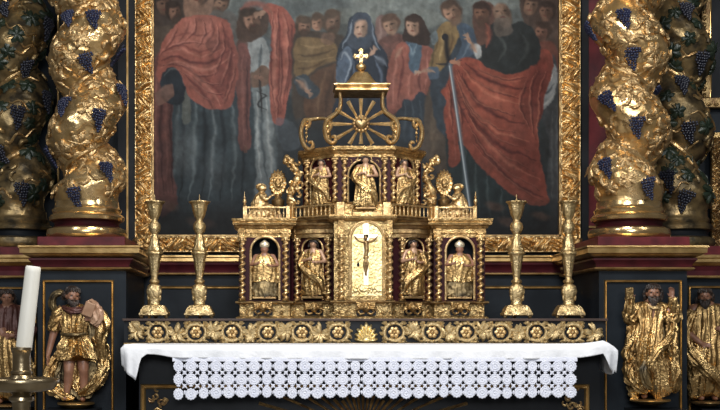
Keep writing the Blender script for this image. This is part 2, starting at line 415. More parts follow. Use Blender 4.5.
    C.stroke([(357,60),(364,57),(371,54)],2.,(160,124,104),.8)
    # ---- young man E in red
    C.poly([(398,80),(426,84),(430,150),(432,190),(398,190)], (42,52,62), 3)
    for x in (404,412,420): C.stroke([(x,100),(x+1,130),(x+2,180)],1.8,(78,92,102),.5)
    C.poly([(404,44),(414,40),(424,46),(420,72),(406,70)], (70,92,110), 1.5)
    C.stroke([(408,46),(412,54),(416,46)],1.4,(120,142,156),.8)
    me = C.poly([(392,52),(402,42),(408,50),(408,66),(414,74),(420,66),(422,50),(424,44),(434,54),(436,74),(430,96),(420,92),(412,100),(404,98),(398,108),(388,112),(386,88),(388,66)], (152,76,70), 1.4)
    for pts,c,w in [([(396,54),(394,76),(392,104)],(188,106,96),1.8),([(402,50),(401,76),(398,100)],(106,46,46),1.8),([(409,72),(408,84),(410,96)],(184,104,94),1.8),([(428,52),(428,72),(424,90)],(186,104,96),1.8),([(433,60),(432,80),(428,94)],(104,46,46),1.6),([(421,64),(418,80),(420,92)],(104,46,46),1.6)]:
        C.stroke(pts,w,c,.65,me)
    C.poly([(404,30),(410,16),(420,16),(428,28),(430,44),(424,46),(404,42)], (48,36,32), 1.6)
    C.head(413,27,9,(172,134,110),(52,38,32),-.12,-.3)
    C.stroke([(394,60),(398,52),(402,48)],2.4,(158,120,98),.8)
    # ---- brown figure between
    C.poly([(430,86),(446,92),(452,130),(456,190),(432,200),(418,190),(422,130)], (84,70,58), 4, .9)
    C.stroke([(436,96),(432,130),(434,186)],3,(108,92,74),.6)
    # ---- apostle F, ochre tunic with sword
    C.poly([(436,40),(444,26),(462,24),(474,34),(476,80),(470,150),(440,130),(430,90)], (48,58,68), 2.4)
    mf = C.poly([(436,34),(442,24),(450,22),(458,26),(462,34),(456,40),(452,50),(447,60),(441,70),(434,76),(430,66),(434,50)], (128,102,62), 1.6)
    C.stroke([(438,40),(434,56),(434,70)],1.6,(84,66,42),.7,mf)
    C.stroke([(444,30),(442,44),(440,58)],1.8,(176,146,92),.7,mf); C.stroke([(452,32),(450,46),(446,58)],1.8,(90,68,42),.7,mf)
    C.poly([(458,24),(472,28),(476,50),(466,58),(456,60),(460,42)], (62,78,96), 1.6)
    C.stroke([(464,30),(468,42),(462,56)],1.6,(110,128,142),.6)
    C.poly([(430,36),(436,30),(438,40),(433,46)], (100,112,116), 1.)
    C.head(453,12,10.5,(154,114,90),(78,58,46),-.5,-.2,(108,82,64))
    C.poly([(428,68),(438,66),(440,76),(430,80)], (70,86,104), 1.2)
    C.stroke([(436,72),(428,70),(420,72)],2.6,(168,132,108),.9); C.hand(419,72,3.1,3.2,(170,134,110))
    # ---- far right heads
    C.poly([(474,8),(490,2),(496,20),(494,44),(478,50)], (88,60,50), 2)
    C.head(482,14,9,(124,84,66),(58,42,36),-.3,-.4,(80,56,44))
    C.poly([(520,-10),(560,-10),(560,70),(540,70),(526,30)], (74,58,50), 3)
    C.head(531,6,9,(118,88,70),(58,44,38),.2,-.3); C.head(546,12,8.5,(112,80,64),(54,40,34),0,-.3); C.head(542,32,8.5,(124,84,68),(60,44,36),.1,-.4,(84,60,50))
    C.poly([(538,42),(556,46),(560,80),(544,84),(536,60)], (112,52,46), 3, .8)
    # ---- white drapery at the right edge
    C.poly([(548,60),(558,70),(560,170),(556,236),(546,200),(548,140),(540,110)], (58,60,62), 3)
    mw = C.poly([(550,62),(557,68),(556,88),(552,102),(540,110),(538,96),(546,84),(538,78),(546,70)], (126,128,128), 1.5)
    C.stroke([(540,80),(548,82),(554,72)],1.3,(176,176,172),.8,mw); C.stroke([(541,96),(549,92),(554,84)],1.4,(64,68,72),.8,mw); C.stroke([(541,106),(549,102),(554,94)],1.3,(166,166,162),.7,mw)
    for x in (552,557): C.stroke([(x,110),(x-1,150),(x+1,200)],1.6,(96,98,98),.5)
    # ---- apostle G, dark robe and red mantle
    mk = C.poly([(446,130),(470,120),(500,150),(530,190),(548,200),(546,222),(500,228),(462,220),(450,180)], (36,48,50), 4)
    for x,y0,y1 in ((466,150,214),(476,162,216),(488,176,220),(502,190,222)):
        C.stroke([(x,y0),(x-1,.5*(y0+y1)),(x+3,y1)],2,(70,86,86),.6,mk)
    mg = C.poly([(441,92),(446,84),(452,66),(462,57),(474,58),(490,64),(510,73),(528,66),(538,54),(548,50),(553,62),(548,88),(541,112),(537,138),(541,166),(548,190),(549,203),(530,204),(508,192),(486,172),(470,152),(458,140),(460,162),(450,166),(447,140),(444,116),(446,102)], (146,58,48), 1.4)
    C.put(C.ellm(492,96,26,20,.7,1.)*mg,(172,76,62),.6)
    C.put(C.ellm(538,90,12,34,.1,1.)*mg,(98,36,34),.75)
    C.put(C.ellm(528,160,16,30,-.3,1.)*mg,(112,42,38),.5)
    for pts,c,w,a in [
        ([(466,62),(484,78),(508,88),(534,86)],(98,34,32),2.4,.75),
        ([(464,68),(480,88),(500,100),(526,104)],(188,92,76),2.,.6),
        ([(462,72),(474,96),(496,116),(524,124)],(96,34,32),2.4,.75),
        ([(460,80),(472,106),(496,130),(528,142)],(186,90,74),2.2,.6),
        ([(464,100),(480,128),(506,150),(536,160)],(92,32,30),2.6,.75),
        ([(470,118),(486,142),(512,166),(540,180)],(178,84,70),2.2,.6),
        ([(474,136),(492,160),(516,184),(544,196)],(94,34,32),2.4,.7),
        ([(478,70),(500,80),(522,80)],(180,84,70),1.6,.55),
        ([(452,72),(456,96),(468,122)],(92,34,34),2.4,.7),
        ([(456,70),(462,92),(474,112)],(184,90,76),1.8,.55),
        ([(446,92),(452,120),(454,160)],(170,80,70),1.8,.55),
        ([(450,90),(458,110),(458,140)],(90,34,34),2.2,.7),
        ([(462,96),(452,100),(460,110),(470,108)],(96,36,36),1.8,.7)]:
        C.stroke(pts, w, c, a, mg)
    pleats(mg, [[(470,60),(486,72),(506,80),(528,76)],[(462,64),(478,82),(498,94),(520,98)],[(458,68),(470,90),(488,108),(516,116)],[(456,76),(466,98),(484,120),(514,134)],[(462,92),(474,114),(498,138),(528,152)],
      [(466,108),(480,132),(502,154),(534,172)],[(470,126),(486,150),(508,172),(540,190)],[(476,144),(494,166),(520,188),(544,200)],[(448,84),(452,104),(452,130)],[(454,92),(462,110),(462,130)],[(538,70),(532,100),(534,140)],[(546,70),(540,104),(538,150)],[(530,80),(522,104),(530,130)]], (190,98,80), (78,26,26), 1.2, .55)
    md = C.poly([(492,24),(506,26),(520,20),(534,30),(541,48),(538,60),(524,70),(508,74),(492,68),(480,60),(474,52),(480,46),(490,44),(490,34)], (36,40,40), 1.6)
    C.stroke([(498,36),(506,48),(498,60)],2,(66,72,70),.6,md); C.stroke([(520,30),(528,46),(520,64)],2.4,(60,66,64),.5,md)
    C.stroke([(486,24),(490,36),(486,48)],2.8,(150,66,58),.8)
    C.poly([(472,46),(478,44),(482,54),(476,58)],(150,152,150),1.)
    C.hand(468,40,-1.9,4,(160,122,98)); C.stroke([(476,52),(472,47),(469,42)],3,(156,118,94),.9)
    C.head(502,12,12,(120,92,74),(62,50,42),-.25,-.35,(98,84,72),bald=True)
    C.poly([(494,20),(508,22),(512,32),(502,38),(494,32)],(98,84,74),2,.7)
    # dark ground at the foot, feet
    C.put(np.clip((Y_-196)/26,0,1), (30,31,32), .8)
    C.put(C.mask([(280,128),(330,120),(420,150),(450,205),(450,240),(270,240),(276,180)],8),(42,47,50),.75)
    C.put(C.mask([(276,118),(296,124),(300,146),(282,150)],3),(84,96,106),.5)
    for x,y in ((170,206),(196,222),(494,206),(508,222),(540,216)): C.ell(x,y,9,4,(92,66,54),.2,.7,.8)
    C.ell(206,224,10,5,(70,52,46),0,.7,.9)
    # craquelure, brush texture and varnish haze
    n2 = C.noise(5, 5); n3 = C.noise(26, 9, 1.4, .5)
    C.img *= (0.80+.30*n2+.12*(n3-.5))[...,None]
    C.img = C.img*.93+np.array([112,116,114])/255*.035
    # hand-drawn irregularity of the brush: contours wander and colours mottle
    def samp(img, xx, yy):
        xx = np.clip(xx, 0, C.w-1.001); yy = np.clip(yy, 0, C.h-1.001); ix = xx.astype(int); iy = yy.astype(int); fx = (xx-ix)[...,None]; fy = (yy-iy)[...,None]
        ix1 = np.minimum(ix+1, C.w-1); iy1 = np.minimum(iy+1, C.h-1)
        return (img[iy,ix]*(1-fx)+img[iy,ix1]*fx)*(1-fy)+(img[iy1,ix]*(1-fx)+img[iy1,ix1]*fx)*fy
    gy, gx = np.mgrid[0:C.h, 0:C.w]
    dx = (C.noise(5.5,31)-.5)*2.4+(C.noise(22,32)-.5)*6; dy = (C.noise(5.5,33)-.5)*2.4+(C.noise(22,34)-.5)*6
    C.img = samp(C.img, gx+dx*C.k, gy+dy*C.k)
    n4 = C.noise(3.2, 41); n5 = C.noise(13, 42); n6 = C.noise(7, 43, 1.6, .5)
    C.img *= (1+.22*(n4-.5)+.22*(n5-.5)+.20*(n6-.5))[...,None]
    C.img += ((C.noise(9,44)-.5)*.05)[...,None]*np.array([.6,.9,1.])
    lum = C.img.mean(axis=2, keepdims=True)
    red = np.clip((C.img[...,0]/(C.img[...,1]+.02)-1.3)*2, 0, 1)
    C.img[...,2] *= 1-.03*red; C.img[...,1] *= 1+.06*red; C.img[...,0] *= 1-.06*red
    C.img *= (1-.18*np.clip((C.Y-90)/110,0,1))[...,None]
    C.img = C.img*.84+lum*.16
    # sword
    C.stroke([(446,38),(447,52),(449,62)],2.6,(24,24,28),.95,taper=False); C.ell(445,37,3.2,3.4,(30,30,34))
    C.stroke([(436,64),(448,64),(462,60)],1.4,(34,34,38),.9)
    C.stroke([(450,64),(458,120),(470,208)],1.9,(96,106,114),.95,taper=False); C.stroke([(449.4,66),(457.4,120),(469.4,206)],.6,(178,186,188),.8,taper=False)
    C.hand(453,62,.1,3.6,(150,110,90))
    C.img = np.clip(C.img*.92, 0, 1)
def canvas_mesh(C, Yp, name, parent, rough=.5):
    h, w = C.h, C.w
    s = S(Yp)
    xs = (C.X-VX)*s; zs = ZC+(HY-C.Y)*s
    wob = .0015*np.sin(C.X*.09)*np.sin(C.Y*.07)
    v = np.stack([xs.ravel(), (Yp+wob).ravel(), zs.ravel()], 1)
    i = np.arange(h*w).reshape(h, w)
    f = np.stack([i[:-1,:-1].ravel(), i[1:,:-1].ravel(), i[1:,1:].ravel(), i[:-1,1:].ravel()], 1)
    me = bpy.data.meshes.new(name)
    me.vertices.add(len(v)); me.vertices.foreach_set('co', v.ravel())
    me.loops.add(len(f)*4); me.loops.foreach_set('vertex_index', f.ravel())
    me.polygons.add(len(f)); me.polygons.foreach_set('loop_start', np.arange(len(f))*4)
    me.update(calc_edges=True)
    ca = me.color_attributes.new('pigment', 'FLOAT_COLOR', 'POINT')
    c = C.img.reshape(-1, 3); lin = np.where(c <= .04045, c/12.92, ((c+.055)/1.055)**2.4)
    ca.data.foreach_set('color', np.concatenate([lin, np.ones((len(lin),1))], 1).astype(np.float32).ravel())
    m = bpy.data.materials.new('oil_paint'); m.use_nodes = True; nt = m.node_tree; b = nt.nodes['Principled BSDF']
    at = nt.nodes.new('ShaderNodeVertexColor'); at.layer_name = 'pigment'
    nz = nt.nodes.new('ShaderNodeTexNoise'); nz.inputs['Scale'].default_value = 90
    bp = nt.nodes.new('ShaderNodeBump'); bp.inputs['Strength'].default_value = .15; bp.inputs['Distance'].default_value = .004
    nt.links.new(nz.outputs['Fac'], bp.inputs['Height']); nt.links.new(bp.outputs['Normal'], b.inputs['Normal'])
    nt.links.new(at.outputs['Color'], b.inputs['Base Color'])
    b.inputs['Roughness'].default_value = rough; b.inputs['Specular IOR Level'].default_value = .10
    me.materials.append(m)
    o = bpy.data.objects.new(name, me); COL.objects.link(o); o.parent = parent
    return o
# ------------------------------------------------------------------ setting: platform, back wall, dado
YW = 0.50      # main reredos wall face
FLOOR = -0.45
struct(MB().box(-6, 6, -11, 1.2, FLOOR-.1, FLOOR).build('floor', 'stone', smooth=False))
mb = MB()
for i, (yf, z) in enumerate(((-3.3, FLOOR+.15), (-3.0, FLOOR+.30), (-2.7, 0.0))):
    mb.box(-3.6, 4.4, yf, .6, FLOOR if i == 0 else z-.15, z)
struct(mb.build('floor_step', 'stone', smooth=False, bevel=.01))
struct(MB().box(-4.2, 5.0, 1.05, 1.2, FLOOR, 6.2).build('wall_back', 'plaster', smooth=False))
# the timber reredos wall between and beside the columns
wl, wr = X(-60, YW), X(790, YW)
struct(MB().box(X(118, YW), X(600, YW), YW, YW+.12, 0, 5.2).build('wall_reredos', 'blue', smooth=False))
YO = 0.78      # outer bays stand further back
struct(MB().box(X(-60, YO), X(118, YW)-.001, YO, YO+.12, 0, 5.2).build('wall_left', 'blue', smooth=False))
struct(MB().box(X(600, YW)+.001, X(800, YO), YO, YO+.12, 0, 5.2).build('wall_right', 'blue', smooth=False))

def bar(px0, py0, px1, py1, Y0, depth, name, m, bev=.004, parent=None):
    return MB().box(X(px0,Y0), X(px1,Y0), Y0, Y0+depth, Z(py1,Y0), Z(py0,Y0)).build(name, m, parent, smooth=False, bevel=bev)
def rect_frame(mb, x0, x1, z0, z1, Yf, w, d, prof=None):
    """mitred picture-frame moulding: outer edge x0..x1,z0..z1, width w, standing d in front of Yf"""
    prof = prof or [(0,0),(0,d*.6),(w*.25,d),(w*.5,d*.7),(w*.75,d*.85),(w,d*.3),(w,0)]
    cs = [(x0,z0,1,1),(x1,z0,-1,1),(x1,z1,-1,-1),(x0,z1,1,-1)]
    pts = [(cx+sx*a, Yf-b, cz+sz*a) for cx,cz,sx,sz in cs for a,b in prof]
    mb.grid(pts, 4, len(prof), cu=True); return mb
def px_frame(name, px0, py0, px1, py1, Yf, wpx, d, m, parent=None):
    mb = rect_frame(MB(), X(px0,Yf), X(px1,Yf), Z(py1,Yf), Z(py0,Yf), Yf, wpx*S(Yf), d)
    return mb.build(name, m, parent, smooth=False)

# --- middle dado: cornice moulding below the painting, red band, gilt fillets, sunk panels
Yd = YW-.02
def dado(x0, x1, Y, name='trim'):
    zt = Z(256, Yd)
    s_ = S(Yd)
    plan = [(x0, Y), (x1, Y)]
    struct(MB().sweep(plan, [(0,zt+.0),(.10,zt),(.10,zt-.012),(.085,zt-.02),(.085,zt-.042),(.07,zt-.05),(0,zt-.05)]).build(name+'_1', 'goldline', smooth=False))
    struct(MB().sweep(plan, [(0,zt-.05),(.068,zt-.051),(.066,zt-.066),(.045,zt-.085),(.03,zt-.115),(.03,zt-.125),(0,zt-.125)]).build(name+'_2', 'wine2'))
    struct(MB().sweep(plan, [(0,zt-.125),(.042,zt-.126),(.046,zt-.134),(.042,zt-.141),(0,zt-.141)]).build(name+'_3', 'goldline'))
dado(X(118,YW), X(600,YW), YW)
for i,(a,b) in enumerate(((148,246),(478,584))):
    struct(px_frame('trim_%d' % (4+i), a, 286, b, 338, YW, 3, .02, 'goldline'))
    struct(MB().box(X(a+5,YW), X(b-5,YW), YW-.012, YW, Z(336,YW), Z(290,YW)).build('trim_%d' % (6+i), 'blue', smooth=False))
# dark painted pilaster strips each side of the painting, with a thin gilt fillet; wine panel behind each column
def strip(a, b, m, name, Y=YW, d=.02): struct(MB().box(X(a,Y), X(b,Y), Y-d, Y, Z(253,Y), 4.6).build(name, m, smooth=False))
strip(119, 136, 'black', 'trim_8', d=.05)
strip(127.6, 129.4, 'goldline', 'trim_9', d=.062)
strip(580, 587, 'black', 'trim_10', d=.05)
struct(MB().box(X(587,YW), X(612,YW), YW-.03, YW+.3, Z(253,YW), 4.6).build('trim_11', 'wine', smooth=False))
mb = MB(); Yq = YW-.03
mb.box(X(585.4,Yq), X(587.2,Yq), Yq-.012, Yq, Z(226,Yq), 4.6); mb.box(X(585.4,Yq), X(612,Yq), Yq-.012, Yq, Z(228,Yq), Z(226,Yq))
struct(mb.build('trim_12', 'goldline', smooth=False))
# left: outer column bay
mb = MB(); mb.box(X(58,YO), X(59.6,YO), YO-.03, YO, 1.9, 4.6)
struct(mb.build('trim_13', 'goldline', smooth=False))
# outer bays: cornice set back, panel line
def outer_dado(px0, px1, Y, idx):
    x0, x1 = X(px0,Y), X(px1,Y); plan = [(x0,Y),(x1,Y)]
    zt = 1.735
    struct(MB().sweep(plan, [(0,zt),(.10,zt),(.10,zt-.02),(.085,zt-.028),(.085,zt-.05),(.05,zt-.075),(0,zt-.075)]).build('trim_%d'%idx, 'goldline', smooth=False))
    struct(MB().sweep(plan, [(0,zt-.076),(.045,zt-.076),(.03,zt-.11),(.03,zt-.145),(0,zt-.145)]).build('trim_%d'%(idx+1), 'wine2', smooth=False))
    struct(MB().sweep(plan, [(0,zt-.146),(.045,zt-.146),(.05,zt-.155),(.045,zt-.163),(0,zt-.163)]).build('trim_%d'%(idx+2), 'goldline', smooth=False))
YOB = .22
outer_dado(-60, 42, YOB, 14); outer_dado(684, 790, YOB, 17)
struct(MB().box(X(-60,YOB), X(42,YOB), YOB, YO, 0, 1.735).build('wall_left_dado', 'blue', smooth=False))
struct(MB().box(X(684,YOB), X(790,YOB), YOB, YO, 0, 1.735).build('wall_right_dado', 'blue', smooth=False))
struct(MB().box(X(-60,YOB), X(43,YOB), YOB+.03, YO, 1.735, Z(246.5,YOB+.03)).build('trim_20', 'wine', smooth=False))
struct(MB().box(X(676,YOB), X(790,YOB), YOB+.03, YO, 1.735, Z(246,YOB+.03)).build('trim_21', 'wine', smooth=False))
struct(px_frame('trim_22', -40, 287, 37, 420, YOB, 2.4, .02, 'goldline'))
struct(px_frame('trim_23', 688, 286, 764, 420, YOB, 2.4, .02, 'goldline'))

# ------------------------------------------------------------------ carved gilt picture frame and painting
def carved_strip(length, width, pitch, height, seed, res=.0052, kind='acanthus'):
    """returns points of a strip: u along 0..length, v across 0..width, h height"""
    nu = max(8, int(length/res)); nv = max(8, int(width/.0042))
    u = np.linspace(0, length, nu)[:,None]; v = np.linspace(0, 1, nv)[None,:]
    a = (v-.5)*2
    prof = height*(.25+.55*np.sqrt(np.clip(1-(a*1.05)**2, 0, 1)))
    prof = np.where(np.abs(a) > .84, height*.55, prof)
    ph = u/pitch
    s1 = ph*2*PI + 2.6*np.sin(a*1.6)*np.sign(np.sin(ph*PI)+1e-6)
    leaf = np.abs(np.sin(s1*1.0+1.2*a))**.6
    cut = np.abs(np.sin(s1*2.0+3.4*a+1.1*np.sin(ph*PI*1.3+seed)))**.7
    hole = np.clip(np.sin(ph*2*PI*1.0+seed)*np.cos(a*PI*1.1)-.62, 0, 1)*2.2
    h = prof + (np.abs(a) < .84)*height*(.62*leaf+.42*cut-.78-.7*hole)
    h = np.clip(h, height*.05, None)
    h[:,0] = 0; h[:,-1] = 0
    return u+0*v, v*width+0*u, h
def strip_obj(name, m, parent, org, du, dv, dn, length, width, pitch, height, seed):
    U, V, H = carved_strip(length, width, pitch, height, seed)
    pts = [Vector(org)+Vector(du)*float(a)+Vector(dv)*float(b)+Vector(dn)*float(c) for a,b,c in zip(U.ravel(), V.ravel(), H.ravel())]
    return MB().grid(pts, U.shape[0], U.shape[1]).build(name, m, parent, shade=70)
YF = YW-.06
pic = empty('framed_painting', (X(356,YF), YF, Z(245,YF)), 'huge oil painting of robed standing apostles in a carved gilded frame behind the tabernacle', 'painting')
def rel(o, root):   # keep world placement under an empty
    o.location = o.location - root.location; return o
C = Canvas(146, 566, -44, 244, 1.5)
paint_altarpiece(C)
cv = rel(canvas_mesh(C, YF+.02, 'canvas', pic), pic)
x0, x1 = X(135,YF), X(580,YF); z0, z1 = Z(252.5,YF), Z(-40,YF); w = 17.5*S(YF); wr_ = 20*S(YF)
rel(strip_obj('frame_side', 'goldp', pic, (x0,YF,z0), (0,0,1), (1,0,0), (0,-1,0), z1-z0, w, .105, .05, .3), pic)
rel(strip_obj('frame_side', 'goldp', pic, (x1,YF,z0), (0,0,1), (-1,0,0), (0,-1,0), z1-z0, wr_, .105, .05, 1.3), pic)
rel(strip_obj('frame_bottom', 'goldp', pic, (x0+w*.8,YF,z0), (1,0,0), (0,0,1), (0,-1,0), x1-x0-w*.8-wr_*.8, w*.92, .135, .055, 2.3), pic)
rel(strip_obj('frame_top', 'goldp', pic, (x0+w*.8,YF,z1), (1,0,0), (0,0,-1), (0,-1,0), x1-x0-w*.8-wr_*.8, w*.92, .135, .055, 2.3), pic)
mb = MB(); 
for xa, xb in ((x0+w, x0+w+.012), (x1-wr_-.012, x1-wr_)): mb.box(xa, xb, YF-.028, YF+.01, z0+w*.92, z1-w*.92)
mb.box(x0+w, x1-wr_, YF-.028, YF+.01, z0+w*.92, z0+w*.92+.01)
rel(mb.build('inner_fillet', 'golddk', pic, smooth=False), pic)
# lobed leaf clusters at the lower corners of the frame
for cx, cz in ((x0+w*.5, z0+w*.55), (x1-wr_*.5, z0+w*.55)):
    mb = MB()
    for k in range(7):
        a = k*2*PI/7
        mb.tube(cr([(cx,YF-.05,cz),(cx+math.cos(a)*.035,YF-.075,cz+math.sin(a)*.035),(cx+math.cos(a+.3)*.07,YF-.055,cz+math.sin(a+.3)*.07)],5), [.012+.01*math.sin(PI*i/10) for i in range(11)], 7)
    mb.ell((cx,YF-.07,cz),(.018,.014,.018))
    rel(mb.build('corner_leaf', 'gold', pic), pic)

# ------------------------------------------------------------------ column pedestals
def pedestal(pxl, pxr, side, label):
    Y = -.5; x0, x1 = X(pxl,Y), X(pxr,Y); yb = YW if side < 0 else YW
    root = empty('column_pedestal', ((x0+x1)/2, Y+.3, 0), label, 'pedestal', 'painted pedestals under the bright twisted columns')
    def b(o): return rel(o, root)
    zt = Z(246.5, Y); 
    plan = [(x0, yb-.06), (x0, Y), (x1, Y), (x1, yb-.06)]
    zc = zt
    b(MB().box(x0, x1, Y, yb-.06, 0, zc-.14).build('body', 'blue', root, smooth=False))
    b(MB().sweep(plan, [(0,zc),(.105,zc),(.11,zc-.012),(.10,zc-.018),(.098,zc-.048),(.085,zc-.052),(.07,zc-.062),(.04,zc-.075),(0,zc-.077)]).build('cornice', 'goldline', root, smooth=False))
    b(MB().box(x0+.001, x1-.001, Y+.001, yb-.06, zc-.15, zc-.0).build('core', 'winedk', root, smooth=False))
    b(MB().sweep(plan, [(0,zc-.078),(.05,zc-.078),(.052,zc-.09),(.028,zc-.115),(.024,zc-.135),(0,zc-.137)]).build('red_frieze', 'wine2', root))
    b(MB().sweep(plan, [(0,zc-.138),(.034,zc-.138),(.04,zc-.146),(.034,zc-.154),(.01,zc-.16),(0,zc-.162)]).build('fillet', 'goldline', root))
    fr = px_frame('panel_frame', pxl+5, 280, pxr-12 if side<0 else pxr-5.5, 440, Y, 2.6, .022, 'goldline', root); b(fr)
    # red marbled plinth block
    Yp = Y+.03
    b(MB().box(X(pxl-1,Yp), X(pxr-1 if side<0 else pxr+3,Yp), Yp, YW-.07, zt, Z(236.5,Yp)).build('marbled_plinth', 'wine', root, smooth=False, bevel=.006))
    return root, Z(236.5, Yp)
pedL, zpl = pedestal(38, 126, -1, 'left dark blue pedestal with gilt cornice and red plinth beneath the bright left column')
pedR, _ = pedestal(599, 687, 1, 'right dark blue pedestal with gilt cornice and red plinth beneath the bright right column')

# ------------------------------------------------------------------ twisted vine columns
def leaf_mesh(size, m, name='vine_leaf'):
    """five-lobed vine leaf, normal +Z, slightly domed and thick"""
    mb = MB(); n = 40; rings = 4; pts = []
    for i in range(n):
        a = 2*PI*i/n
        r = size*(.52+.34*abs(math.cos(2.5*a))**.7+.06*math.sin(12*a))
        if abs(a-PI) < .3: r *= .55
        for j in range(rings+1):
            t = j/rings
            vein = .10*size*abs(math.sin(2.5*a+PI/2))*t*(1-t)*2
            pts.append((math.cos(a)*r*t, math.sin(a)*r*t, size*.22*(1-t*t)+vein-.02*size))
    mb.grid(pts, n, rings+1, cu=True)
    k = len(mb.v); m0 = [(x*.96,y*.96,-.16*size) for (x,y,z) in mb.v[:]]
    base = [i*(rings+1)+rings for i in range(n)]
    mb.v += [m0[i] for i in base]
    for i in range(n): mb.f.append((base[i], base[(i+1)%n], k+(i+1)%n, k+i))
    mb.f.append(tuple(k+i for i in range(n)))
    mb.tube([(-size*.95,0,0),(-size*.5,0,size*.12),(0,0,size*.26),(size*.6,0,size*.12)], [size*.05,size*.06,size*.05,size*.02], 5)
    return mb
def curl_mesh(size):
    """curling acanthus leaflet: lobed blade with a raised vein, tip rolled over"""
    mb = MB(); pts = []; n = 16; w = 7
    for i in range(n):
        t = i/(n-1); a = -.5+2.9*t; r = size*(.85-.45*t)
        c = Vector((math.cos(a)*r-size*.4, math.sin(a)*r-size*.25, 0)); d = Vector((math.cos(a), math.sin(a), 0))
        wd = size*(.30*math.sin(PI*min(1,.08+t*.95))**.7)*(1-.30*abs(math.sin(t*11)))
        for k in range(w):
            u = (k/(w-1)-.5)*2
            pts.append(c+d*wd*u+Vector((0,0,size*(.02+.20*(1-u*u)*math.sin(PI*min(1,t+.12))-.07*math.exp(-(u*3.2)**2)*(t < .85)+.10*t))))
    mb.grid(pts, n, w)
    k = len(mb.v); mb.grid([(p[0],p[1],-.10*size) for p in pts], n, w)
    for i in range(n-1):
        for c0_ in (0, w-1): a = i*w+c0_; mb.f.append((a, a+w, k+a+w, k+a))
    return mb
def grape_mesh(L, seed):
    """hanging bunch: wide shoulders tapering to a point, many small berries"""
    r_ = random.Random(seed); mb = MB(); b = L*.072
    for j in range(9):
        t = j/8; wd = L*(.35*(1-t)**.8+.05)*(.75 if j == 0 else 1); cnt = max(1, int(round(wd*2/(b*1.7))))
        for k in range(cnt):
            x = (k-(cnt-1)/2)*b*1.75+r_.uniform(-.2,.2)*b; dm = math.sqrt(max(0,1-(x/(wd+b))**2))
            mb.ell((x+(.08*L*math.sin(t*4+seed)), L*(.44-t*.98)+r_.uniform(-.25,.25)*b, L*(.03+.15*dm*(1-.5*t))+r_.uniform(0,.3)*b), b, 8, 6)
    mb.tube([(0,L*.45,.03*L),(0.02*L,L*.6,.05*L)], L*.03, 5)
    return mb
